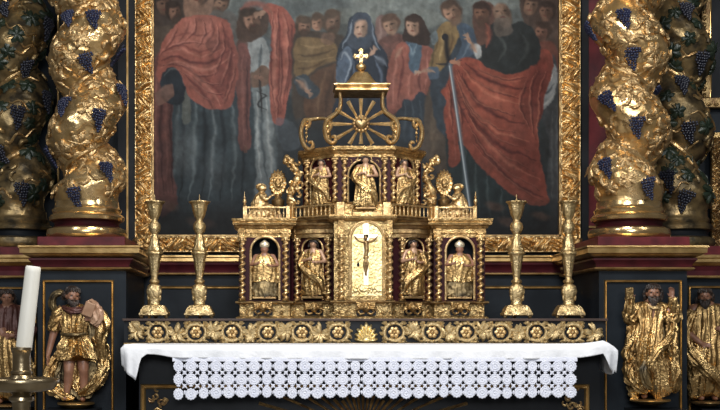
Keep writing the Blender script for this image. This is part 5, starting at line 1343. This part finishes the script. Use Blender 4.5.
for px, pa, pb, lab, nm in ((264.5,PA,PB,'small gilded bishop statue in the far left arched niche of the tabernacle',1),(459.5,PE,PF,'small gilded bishop statue in the far right arched niche of the tabernacle',2)):
    x, y = in_bay(pa, pb, px, .02); r_, H_ = small_fig('bishop_statue', px, 297.5, 52, y-.012, lab, 'bishop', group=g1, seed=nm*7, wide=1.35)
for px, pa, pb, lab, rz, nm, e in ((313.5,QL0,QL1,'small gilded robed saint in the angled niche left of the tabernacle door',-.3,1,1),(413,QR0,QR1,'small gilded robed saint in the angled niche right of the tabernacle door',.3,2,-1)):
    x, y = in_bay(pa, pb, px, .0); small_fig('saint_statue', px, 297, 57, y-.02, lab, 'hold', wide=1.15, rz=rz, seed=nm*5+3, group='saint statues beside the tabernacle door', mirror=e)
r_, H_ = small_fig('madonna_statue', 365.5, 208, 52, YV-.06, wide=1.15, label='gilded standing Madonna with folded arms in the central upper niche', kind='hold', seed=31, mt='goldrobe')
for px, pa, pb, lab, rz, nm, e in ((321.5,UA,UB,'small gilded saint in the upper left niche beside the Madonna',-.4,1,1),(404,UC,UD,'small gilded saint in the upper right niche beside the Madonna',.4,2,-1)):
    x, y = in_bay(pa, pb, px, -.01); small_fig('saint_statue', px, 205.5, 46, y-.01, lab, 'hold', wide=1.15, rz=rz, seed=nm*9+2, group='saint statues in the upper tier', mt='gold', mirror=e)
# seated figures and sunburst reliquaries on the wings
for sgn, px, lab in ((1,264,'gilded seated angel on the left wing balustrade'),(-1,455.5,'gilded seated angel on the right wing balustrade')):
    Y = -.44; s_ = S(Y); root = empty('seated_angel', (X(px,Y),Y,z3+.004), lab, 'statue', 'seated angels on the tabernacle wings'); root.scale = (1.38,1.2,1.0)
    MB().box(-13*s_,13*s_,-.03,.04,-.002,.03).build('seat_block', 'golddk', root, smooth=False, bevel=.003)
    mb = MB(); e = sgn; V_ = lambda a,b,c: (a*e*s_, b, c*s_)
    mb.ell(V_(-1.5,0,31), (3.4*s_,3.6*s_,4.2*s_), 12, 9); mb.tube([V_(.9,-.015,31),V_(2.0,-.018,30)], [.9*s_,.6*s_], 6)
    limb(mb, [V_(-1.6,0,27),V_(-2.5,0,19),V_(-3,0,11)], [2.2*s_,4.8*s_,5.5*s_]); limb(mb, [V_(-3,0,10),V_(4,-.02,11),V_(7,-.02,6),V_(8,-.02,1.5)], [5*s_,4*s_,2.6*s_,1.8*s_])
    limb(mb, [V_(-2.,-.02,24),V_(1.5,-.04,19),V_(5.5,-.03,23)], [2.*s_,1.6*s_,1.*s_]); hand3(mb, Vector(V_(5.5,-.03,23)), (e,0,.6), (0,-1,0), 3.5*s_, 1)
    mb.build('body', 'goldp', root, remesh=.005, smooth_it=1)
    cloth([(26.5,-1.8*e,0,2.6,2.6),(23,-2*e,0,4.6,4.0),(16,-3*e,0,6.0,5.),(10,-1*e,0,8.8,5.6),(6,0,0,10.5,6),(3,0,0,11,6.2),(.3,0,0,10.5,5.6)], nf=9, amp=.2, tw=.5, seed=5, nz=30, nt=72, H=s_, hem=.02).build('robe', 'goldp', root, shade=75)
    mb = MB()
    for k in range(12): a = PI*.1+k*.5; mb.ell(V_(-2.2+2.6*math.cos(a),.004*math.sin(k),32.4+2.2*math.sin(a)), 1.5*s_, 7, 5)
    mb.build('hair', 'goldp', root)
for px, lab in ((278.,'gilded sunburst reliquary on the left wing behind the seated angel'),(444,'gilded sunburst reliquary on the right wing behind the seated angel')):
    Y = -.30; s_ = S(Y); root = empty('reliquary', (X(px,Y),Y,z3+.004), lab, 'reliquary', 'sunburst reliquaries on the tabernacle wings'); root.scale = (1.1,1.1,1.22)
    MB().lathe((0,0,0), [(6*s_,0),(6.2*s_,1.5*s_),(4*s_,4*s_),(2.2*s_,8*s_),(3*s_,10*s_),(5.5*s_,13*s_),(6*s_,17*s_),(3*s_,19*s_),(2.2*s_,21*s_)], 20).build('urn_foot', 'golddk', root)
    cz = 31*s_; mb = MB(); mb.ell((0,0,cz), (6*s_,2.8*s_,8.*s_), 18, 12)
    mb.ell((0,-.016,cz), (3*s_,1.6*s_,4*s_)); mb.build('medallion', 'gold', root)
    mb = MB()
    for k in range(16):
        a = 2*PI*k/16; mb.tube([(math.cos(a)*5*s_,-.004,cz+math.sin(a)*7*s_),(math.cos(a)*7*s_,-.008,cz+math.sin(a)*9.*s_),(math.cos(a)*8.2*s_,0,cz+math.sin(a)*11.5*s_)], [1.6*s_,1.9*s_,.5*s_], 7)
    mb.build('sunburst', 'goldp', root)
# ------------------------------------------------------------------ gradine (carved shelf behind the altar table)
YG = -.9; sg = S(YG); ztab = Z(345.5, -1.5); zg1 = ZT
gr = empty('altar_gradine', (X(365,YG), YG+.3, ztab), 'long black altar shelf with gilded scroll and rosette carving along its front', 'altar shelf')
G = lambda o: rel(o, gr)
xl, xr = X(124,YG), X(606,YG)
G(MB().box(xl, xr, YG, YW-.08, ztab, zg1-.016).build('body', 'black', gr, smooth=False))
G(MB().box(xl-.008, xr+.008, YG-.02, YW-.08, zg1-.016, zg1).build('top_board', 'wood', gr, smooth=False, bevel=.003))
G(MB().box(xl, xr, YG-.012, YG, ztab, ztab+.008).build('lower_fillet', 'goldline', gr, smooth=False))
cs = [158,196,232,268,302,338,394,432,466,500,536,572]
zc_ = Z(332.3, YG); yb = YG-.004
def flat_tube(pts, rad, n=7): return MB().tube(pts, rad, n, flat=.8)
ros = None
for k, c in enumerate(cs):
    cx = X(c, YG)
    if ros is None:
        mb = MB()
        for q in range(6): a = 2*PI*q/6; mb.ell((math.cos(a)*3.6*sg,-.010,math.sin(a)*3.6*sg), (2.5*sg,.008,2.5*sg), 9, 6)
        mb.ell((0,-.018,0), (1.8*sg,.008,1.8*sg), 9, 6); ros = mb.build('rosette', 'goldp', gr); o = ros
    else: o = part_copy(ros, gr)
    o.location = Vector((cx, yb, zc_))-gr.location
    sgn = 1 if k % 2 == 0 else -1; mir = 1 if k < 6 else -1
    # rinceau: spiral stem around the rosette, thick lobed leaves inside and out
    mb = MB(); pts = []; rad = []
    for i in range(34):
        t = i/33; a = (-.9+6.3*t); r = (10.4-1.4*t)*sg
        pts.append((mir*math.cos(a)*r, -.008, sgn*math.sin(a)*r*.93)); rad.append(sg*(1.75+.5*math.sin(t*9)))
    mb.tube(pts, rad, 7)
    for i in range(13):
        a = -.8+6.3*i/13; r = 9.8*sg; p = Vector((mir*math.cos(a)*r,-.008,sgn*math.sin(a)*r*.93)); d = Vector((mir*math.cos(a+.8),0,sgn*math.sin(a+.8)))
        L_ = (5.2 if abs(math.cos(a)) > .5 else 2.)*sg
        q1 = p+d*L_*.6+Vector((0,-.008,0)); q2 = p+d*L_+Vector((mir*.8*sg*math.sin(i),-.002,.8*sg*math.cos(i)))
        for q in (q1,q2): q.z = max(-11.2*sg, min(11.2*sg, q.z))
        mb.tube([p, q1, q2], [1.*sg,2.2*sg,.7*sg], 6)
    for ex in (-1,1):
        for ez in (-1,1):
            for q in range(3):
                a = math.atan2(ez, ex)+(q-1)*.55; p = Vector((ex*8*sg,-.004,ez*8.2*sg)); d = Vector((math.cos(a),0,math.sin(a)))
                ps = [p, p+d*2.2*sg+Vector((0,-.006,0)), p+d*4.6*sg]
                for v in ps: v.z = max(-11.2*sg, min(11.2*sg, v.z))
                mb.tube(ps, [.8*sg,1.5*sg,.4*sg], 6)
    o = mb.build('scroll', 'matte_gold', gr); o.location = Vector((cx, yb, zc_))-gr.location
# acanthus clumps between the scrolls
mids = [137]+[(a+b)/2 for a,b in zip(cs,cs[1:]) if b-a < 50]+[593]
for k, c in enumerate(mids):
    mb = MB(); s1 = 1 if k%2 else -1; r_ = random.Random(k)
    for q in range(15):
        a = 2*PI*q/15+r_.uniform(-.15,.15); L_ = r_.uniform(7.5,11.5)*sg
        p = Vector((r_.uniform(-1.5,1.5)*sg,-.008,-s1*1.5*sg)); d = Vector((math.cos(a)*.82,0,math.sin(a))); w_ = Vector((-d.z,0,d.x))*math.copysign(1,math.sin(a*1.5+k))
        ps = [p, p+d*L_*.4+Vector((0,-.010,0)), p+d*L_*.75+w_*1.2*sg+Vector((0,-.010,0)), p+d*L_+w_*3.*sg, p+d*L_*.9+w_*4.*sg]
        for v in ps: v.z = max(-11.*sg, min(11.*sg, v.z))
        mb.tube(ps, [1.*sg,1.7*sg,1.9*sg,1.2*sg,.4*sg], 7)
    o = mb.build('acanthus_leaf', 'matte_gold', gr); o.scale = (1.0,1,1); o.location = Vector((X(c,YG), yb, zc_))-gr.location
mb = MB()
for q in range(9):
    a = PI*(q+.5)/9; L_ = (15-1.2*abs(q-4))*sg
    mb.tube([(0,-.008,-9*sg),(math.cos(a)*L_*.5,-.014,-9*sg+math.sin(a)*L_*.6),(math.cos(a)*L_*.85,-.014,-9*sg+math.sin(a)*L_*1.1),(math.cos(a)*L_*1.1,-.006,-9*sg+math.sin(a)*L_*1.25)], [1.*sg,1.6*sg,2.1*sg,1.*sg], 7)
mb.ell((0,-.012,-8*sg),(4*sg,.01,2.5*sg))
o = mb.build('palmette', 'doorgold', gr); o.location = Vector((X(366,YG), yb, zc_))-gr.location

# ------------------------------------------------------------------ altar table, linen and lace
YT = -1.48; s_t = S(YT)
tb = empty('altar_table', (X(368,YT), (YT+YG)/2, 0), 'dark wooden altar with a gilt-framed sunburst frontal beneath the white cloth', 'altar')
A = lambda o: rel(o, tb)
Yfr = -1.28
A(MB().box(X(127,YT), X(606,YT), YT, YG-.001, ztab-.05, ztab-.006).build('table_top', 'wood', tb, smooth=False, bevel=.004))
A(MB().box(X(139,Yfr), X(600,Yfr), Yfr, YG-.001, 0, ztab-.05).build('body', 'black', tb, smooth=False))
fr = rect_frame(MB(), X(141,Yfr), X(589,Yfr), Z(490,Yfr), Z(384,Yfr), Yfr, 5*S(Yfr), .025).build('frontal_frame', 'goldline', tb, smooth=False); A(fr)
A(MB().box(X(146,Yfr), X(584,Yfr), Yfr-.004, Yfr, Z(486,Yfr), Z(388,Yfr)).build('frontal_panel', 'black', tb, smooth=False))
fx, fz = X(363,Yfr), Z(432,Yfr); sf = S(Yfr)
for k in range(21):
    a = PI*(.04+.92*k/20); L_ = (210 if k in (3,4,16,17) else 120 if k in (1,2,18,19) else 44+ (k%2)*4)*sf*.9
    if 5 <= k <= 15: L_ = (38+6*(k%2))*sf
    d = Vector((math.cos(a),0,math.sin(a))); 
    zmax = Z(391,Yfr)-fz
    if d.z*L_ > zmax: L_ = zmax/d.z
    w_ = Vector((-d.z,0,d.x)); c = Vector((fx,Yfr-.006,fz)); mb = MB(); p0, p1 = c+d*.06, c+d*L_
    mb.add([p0+w_*.003,p0-Vector((0,.006,0)),p0-w_*.003,p1+w_*.010,p1-Vector((0,.014,0)),p1-w_*.010], [(0,1,4,3),(1,2,5,4),(0,2,5,3),(0,1,2),(3,4,5)])
    A(mb.build('ray', 'golddk', tb, smooth=False))
A(MB().ell((fx,Yfr-.01,fz),(.07,.03,.07),20,12).build('sunburst_centre', 'gold', tb))
for px0, e in ((154,1),(578,-1)):
    mb = MB(); r_ = random.Random(px0)
    for k in range(14):
        x = X(px0+e*r_.uniform(-3,14),Yfr); z = Z(r_.uniform(386,420),Yfr); a0 = r_.uniform(0,6)
        mb.tube([(x+.02*math.cos(a0+i*.7)*(1-i*.1), Yfr-.012, z+.02*math.sin(a0+i*.7)*(1-i*.1)) for i in range(7)], [.004+.004*math.sin(i*.5) for i in range(7)], 6)
    A(mb.build('carved_corner', 'golddk', tb))
# cloth
cl = MB(); Yt = YT-.012
top = [(120,347),(123,345.3),(135,345.2),(160,346.2),(250,346.2),(365,346.4),(480,346),(560,345.2),(585,344.5),(597,342.6),(603,341.4),(608,343.5),(614,347.5),(618.5,352)]
bot = [(121,366),(127,374),(136.5,381),(138.6,368),(141.5,358.6),(147,354.4),(158,355),(175,358.2),(250,359),(365,359.5),(480,359.5),(560,359.2),(580,358),(596,355.4),(603,354),(605.5,358),(610,368),(614,371),(617.8,373)]
def interp(tab_, x):
    for (a,b),(c,d) in zip(tab_, tab_[1:]):
        if a <= x <= c: return b+(d-b)*(x-a)/(c-a)
    return tab_[0][1] if x < tab_[0][0] else tab_[-1][1]
nx = 260; rows = 10; pts = []
xs_ = [120.5+(618-120.5)*i/(nx-1) for i in range(nx)]
for i, px in enumerate(xs_):
    zt_ = Z(interp(top,px),Yt); zb2 = Z(interp(bot,px),Yt)
    side_ = max(0,(136-px)/16) if px < 136 else max(0,(px-603)/15)
    for j in range(rows+6):
        if j < 6:      # top surface from the gradine to the front edge
            t = j/5; y = YG-.03+(Yt-YG+.033)*t; z = ztab+.001+(zt_-ztab)*t**2 + (.0035 if j == 5 else .004)
            x = X(px, Yt)
            if px < 127: x = max(x, X(124,Yt)); 
        else:
            t = (j-5)/rows; z = zt_+.002+(zb2-zt_)*t
            fold_ = .006*math.sin(px*.11)+.004*math.sin(px*.31+1)+side_*.03*math.sin(px*.55)
            y = Yt-.004-.010*min(1,t*3)-fold_*t+side_*.06*t; x = X(px, Yt)
        pts.append((x,y,z))
n0 = len(pts); cl.grid(pts, nx, rows+6)
# side falls going back along the table ends
for px, e in ((121,-1),(618,1)):
    pts = []
    for i in range(14):
        t = i/13; y = Yt+.05+(YG-Yt-.06)*t
        for j in range(8):
            u = j/7; x = X(px,Yt)-e*.012+e*(.006*math.sin(t*14)*u) ; zt_ = ztab-.01 if e < 0 else ztab-.03
            pts.append((x, y, zt_-(.13+.01*math.sin(t*9))*u))
    cl.grid(pts, 14, 8)
clo = cl.build('altar_cloth', 'white', None, shade=80)
md = clo.modifiers.new('thick', 'SOLIDIFY'); md.thickness = .003; md.offset = 0
tag(clo, 'white linen altar cloth with a deep crochet lace edging, spread over the altar table', 'cloth')
# crochet lace edging: rows of round medallions joined by small crosses
Yl = Yt-.022; sl_ = S(Yl); pitch = 12.66
rings = [(0,1.2),(.9,1.0),(1.3,.3),(2.1,.3),(2.5,1.1),(3.2,1.1),(3.6,.35),(4.1,.5),(4.7,1.1),(5.4,.9),(5.85,.2)]
unit = []; nseg = 24
for q in range(nseg):
    a = 2*PI*q/nseg
    for r,h in rings:
        rr = r*(1+.06*math.cos(12*a)*(r > 4.5)); unit.append((math.cos(a)*rr, -(h*.9+.5*math.cos(12*a)*(2 < r < 6)*.5), math.sin(a)*rr))
lace = MB()
def wav(px): return .008*math.sin(px*.075)+.006*math.sin(px*.21+2)
for row, (cy) in enumerate((366.2, 379.4, 392.4)):
    for k in range(32):
        px = 178.2+k*pitch; 
        if row == 2: cyy = cy+(1.8 if k < 2 else .6*math.sin(k*.8))
        else: cyy = cy
        cxw, czw = X(px,Yl), Z(cyy,Yl); yy = Yl+wav(px); wsc = 1.-.14*(math.sin(px*.21+2.4)>.75)
        lace.grid([(cxw+x*sl_*wsc, yy+y*sl_*.6, czw+z*sl_) for x,y,z in unit], nseg, len(rings), cu=True)
        if k < 31 and row < 2:
            mx_, mz_ = X(px+pitch/2,Yl), Z(cy+6.6,Yl); y2 = Yl+wav(px+pitch/2)
            for a in (PI/4, 3*PI/4): 
                d = Vector((math.cos(a),0,math.sin(a)))*3.5*sl_; c = Vector((mx_,y2,mz_)); lace.tube([c-d,c,c+d], [.5*sl_,1.1*sl_,.5*sl_], 6)
            lace.ell((mx_,y2,mz_),(1.9*sl_,.8*sl_,1.9*sl_),8,5)
    if row < 2:
        for k in range(32):
            px = 178.2+k*pitch; lace.ell((X(px,Yl),Yl+wav(px),Z(cy+6.6,Yl)),(2.2*sl_,.5*sl_,1.1*sl_),7,5)
for k in range(31):
    for cy in (366.2,379.4,392.4): 
        px = 178.2+(k+.5)*pitch; lace.ell((X(px,Yl),Yl+wav(px),Z(cy,Yl)),(1.1*sl_,.5*sl_,2.2*sl_),7,5)
pts = []
for i in range(120):
    px = 172.3+(577-172.3)*i/119
    for py in (357.2, 359.2, 361.4): pts.append((X(px,Yl),Yl+wav(px)+(.004 if py < 358 else 0),Z(py,Yl)))
lace.grid(pts, 120, 3)
lo = lace.build('lace_edging', 'lace', clo, shade=60); lo['label'] = 'white crochet lace of three rows of round medallions'

# ------------------------------------------------------------------ candlesticks on the gradine
YCs = -.76; sc_ = S(YCs)
prof = [(0,117.6-0),(10.2,117.2),(10.4,116.4),(9.2,115.4),(7.6,113.6),(7.6,112.4),(6.6,108),(5.4,103.5),(4.0,100.4),(3.2,98.8),(3.6,97.2),(5.4,95.6),(6.4,92.8),(6.0,89),(4.6,86.2),(3.2,84.6),(3.2,83),(4.2,81.2),(4.8,77),(6.0,71.5),(7.8,68.6),(7.4,67.4),(8.4,66.6),(8.6,64.8),(7.2,63.6),(6.4,62),(5.8,58),(4.8,52),(3.8,45),(3.1,40.5),(3.4,39.4),(5.2,38),(5.3,36.4),(3.8,35.0),(4.6,34.4),(6.8,32.4),(7.4,28),(6.8,23),(5.6,19.4),(5.2,16),(5.8,14),(7,12.8)]
prof = [(r*sc_, z*sc_) for r,z in prof][::-1]
def candlestick(px, label):
    root = empty('candlestick', (X(px,YCs), YCs, ZT), label, 'candlestick', 'tall gilded candlesticks on the altar shelf')
    pts = []; n = 36
    for i in range(n):
        a = 2*PI*i/n
        for r,z in prof:
            fl = 1+.05*math.cos(8*a)*(1 if (z > 100*sc_ or 44*sc_ < z < 64*sc_ or 68*sc_ < z < 82*sc_) else 0)+.10*math.cos(3*a+PI/2)*(14*sc_ < z < 34*sc_)
            pts.append((r*fl*math.cos(a), r*fl*math.sin(a), z))
    MB().grid(pts, n, len(prof), cu=True).build('stem', 'brass', root)
    MB().lathe((0,0,0), [(.9*sc_,117*sc_),(1.3*sc_,119*sc_),(.6*sc_,120*sc_),(.15*sc_,124.5*sc_)], 10).build('pricket', 'brass', root)
    pts = []; n = 48; bp = [(17,2.8),(18,3.6),(18,5.4),(16.8,6.4),(15.8,8.6),(14,11.2),(12,13.2),(7.2,14)]
    for i in range(n):
        a = 2*PI*i/n
        for r,z in bp:
            q = (.93/max(abs(math.cos(a)),abs(math.sin(a)))**.75) if r > 8 else 1
            pts.append((r*.92*q*sc_*math.cos(a), r*q*sc_*math.sin(a)*.75, z*sc_))
    mb = MB().grid(pts, n, len(bp), cu=True); mb.f.append(tuple(i*len(bp) for i in range(n)))
    mb.build('base', 'brass', root)
    mb = MB()
    for k in range(3):
        a = -PI/2+2*PI*k/3+PI/3
        x_, y_ = 6.4*sc_*math.cos(a), 6.4*sc_*math.sin(a)
        mb.ell((x_,y_,27*sc_),(2.3*sc_,2.3*sc_,4*sc_),9,7); mb.ell((x_*1.05,y_*1.05,21*sc_),(1.3*sc_,1.3*sc_,3.4*sc_),8,6)
    mb.build('cherub_knop', 'brass', root)
    f0 = None
    for a in (-PI/2+PI/3, PI/2, -PI/2-PI/3):
        x_, y_ = 14.*sc_*math.cos(a), 11*sc_*math.sin(a)
        if f0 is None: f0 = MB().ell((0,0,1.9*sc_),(2.1*sc_,2.1*sc_,1.9*sc_),12,9).build('foot', 'brass', root); o = f0
        else: o = part_copy(f0, root)
        o.location = (x_, y_, 0)
    return root
candlestick(154.5, 'outermost left gilded candlestick, standing nearest the left side of the picture frame')
candlestick(199.5, 'gilded candlestick directly left of the tabernacle, inner one of the left pair')
candlestick(516.5, 'gilded candlestick directly right of the tabernacle, inner one of the right pair')
candlestick(568.5, 'outermost right gilded candlestick, standing nearest the right side of the picture frame')

# ------------------------------------------------------------------ standing candlestick in the foreground
Yn = -4.0; sn = S(Yn)
root = empty('standing_candlestick', (X(21.5,Yn), Yn, FLOOR), 'brown brass floor candlestick with a broad drip dish, cut off at the lower left corner', 'candlestick')
zr = lambda py: Z(py,Yn)-FLOOR
MB().lathe((0,0,0), [(0.1*sn,zr(348.5)),(8.2*sn,zr(348.5)),(8.6*sn,zr(347.2)),(10.4*sn,zr(347.4)),(10.4*sn,zr(350)),(9.4*sn,zr(351)),(8.9*sn,zr(356)),(8.8*sn,zr(366)),(9.2*sn,zr(370.5)),(10.6*sn,zr(371.5)),(10.6*sn,zr(373.6)),(9.6*sn,zr(374.6)),(11.6*sn,zr(377)),(12.5*sn,zr(378.4))], 40).build('candle_socket', 'oldbrass', root)
MB().lathe((0,0,0), [(11*sn,zr(379.6)),(28*sn,zr(380)),(34*sn,zr(378.6)),(36.6*sn,zr(378.2)),(37.4*sn,zr(379.5)),(37.2*sn,zr(382)),(35.6*sn,zr(383.4)),(34.5*sn,zr(386.4)),(31*sn,zr(389.6)),(22*sn,zr(391.4)),(11*sn,zr(392.2)),(8*sn,zr(395))], 56).build('drip_dish', 'oldbrass', root)
MB().lathe((0,0,0), [(8.6*sn,zr(394)),(9.6*sn,zr(396)),(12*sn,zr(397)),(12.4*sn,zr(400)),(9.5*sn,zr(402)),(8.4*sn,zr(412)),(8*sn,zr(440)),(12*sn,zr(452)),(14*sn,zr(470)),(9*sn,zr(490)),(7*sn,zr(520)),(7*sn,.42),(13*sn,.36),(15*sn,.30),(9*sn,.24),(12*sn,.18)], 40).build('stem', 'oldbrass', root)
MB().lathe((0,0,0), [(14*sn,.19),(16*sn,.17),(26*sn,.12),(40*sn,.08),(44*sn,.06),(46*sn,.03),(46*sn,.0)], 48).build('base', 'oldbrass', root)
cb = Vector((X(24,Yn), Yn, Z(348.4,Yn))); L_ = 81.5*sn
cd = MB().lathe((0,0,0), [(7.9*sn,0),(8.0*sn,.003),(7.9*sn,L_*.5),(7.7*sn,L_*.93),(7.5*sn,L_-.004),(6.6*sn,L_),(2*sn,L_-.002),(.3*sn,L_-.003)], 40).build('candle', 'wax', None)
cd.location = cb+Vector((0,0,.004)); cd.rotation_euler = (0, math.radians(6.6), 0)
MB().tube([(0,0,L_-.004),(.001,0,L_+.002),(.002,0,L_+.004)], .0012, 6).build('wick', 'eye', cd)
tag(cd, 'thick ivory altar candle leaning slightly right in the floor candlestick at lower left', 'candle')

# ------------------------------------------------------------------ light and camera
def area(name, loc, tgt, sx, sy, e, col):
    l = bpy.data.lights.new(name, 'AREA'); l.shape = 'RECTANGLE'; l.size = sx; l.size_y = sy; l.energy = e; l.color = col
    o = bpy.data.objects.new(name, l); COL.objects.link(o); o.location = loc
    o.rotation_euler = (Vector(tgt)-Vector(loc)).to_track_quat('-Z', 'Y').to_euler(); return o
area('front_key_light', (.6,-4.4,4.8), (0.42,0,1.8), 1.3, 1.3, 180, (1,.97,.93))  # unseen key area light above the front, set by the column highlights
area('side_window_light', (-3.6,-5.5,4.8), (-.3,0,1.8), .6, 2.0, 60, (.92,.96,1))
area('side_window_light', (4.6,-5.0,4.8), (.9,0,1.8), .6, 2.0, 45, (.92,.96,1))
area('west_fill_light', (.4,-11.5,3.2), (.4,0,1.4), 3.0, 1.6, 260, (.93,.96,1))  # fill added behind the camera to lift the cloth and other front surfaces
w = bpy.data.worlds.new('nave_ambient'); SC.world = w; w.use_nodes = True
w.node_tree.nodes['Background'].inputs[0].default_value = (.74,.68,.60,1); w.node_tree.nodes['Background'].inputs[1].default_value = .09
cam = bpy.data.cameras.new('camera'); co = bpy.data.objects.new('camera', cam); COL.objects.link(co)
co.location = (0,-8,ZC); co.rotation_euler = (PI/2,0,0); cam.sensor_width = 36; cam.lens = 36*8/5.04
cam.shift_x = (360-VX)/720; cam.shift_y = (HY-205)/720; cam.clip_end = 60
SC.camera = co
vs = SC.view_settings; vs.view_transform = 'Standard'; vs.look = 'None'; vs.gamma = 1; vs.use_curve_mapping = False; vs.exposure = 0.25
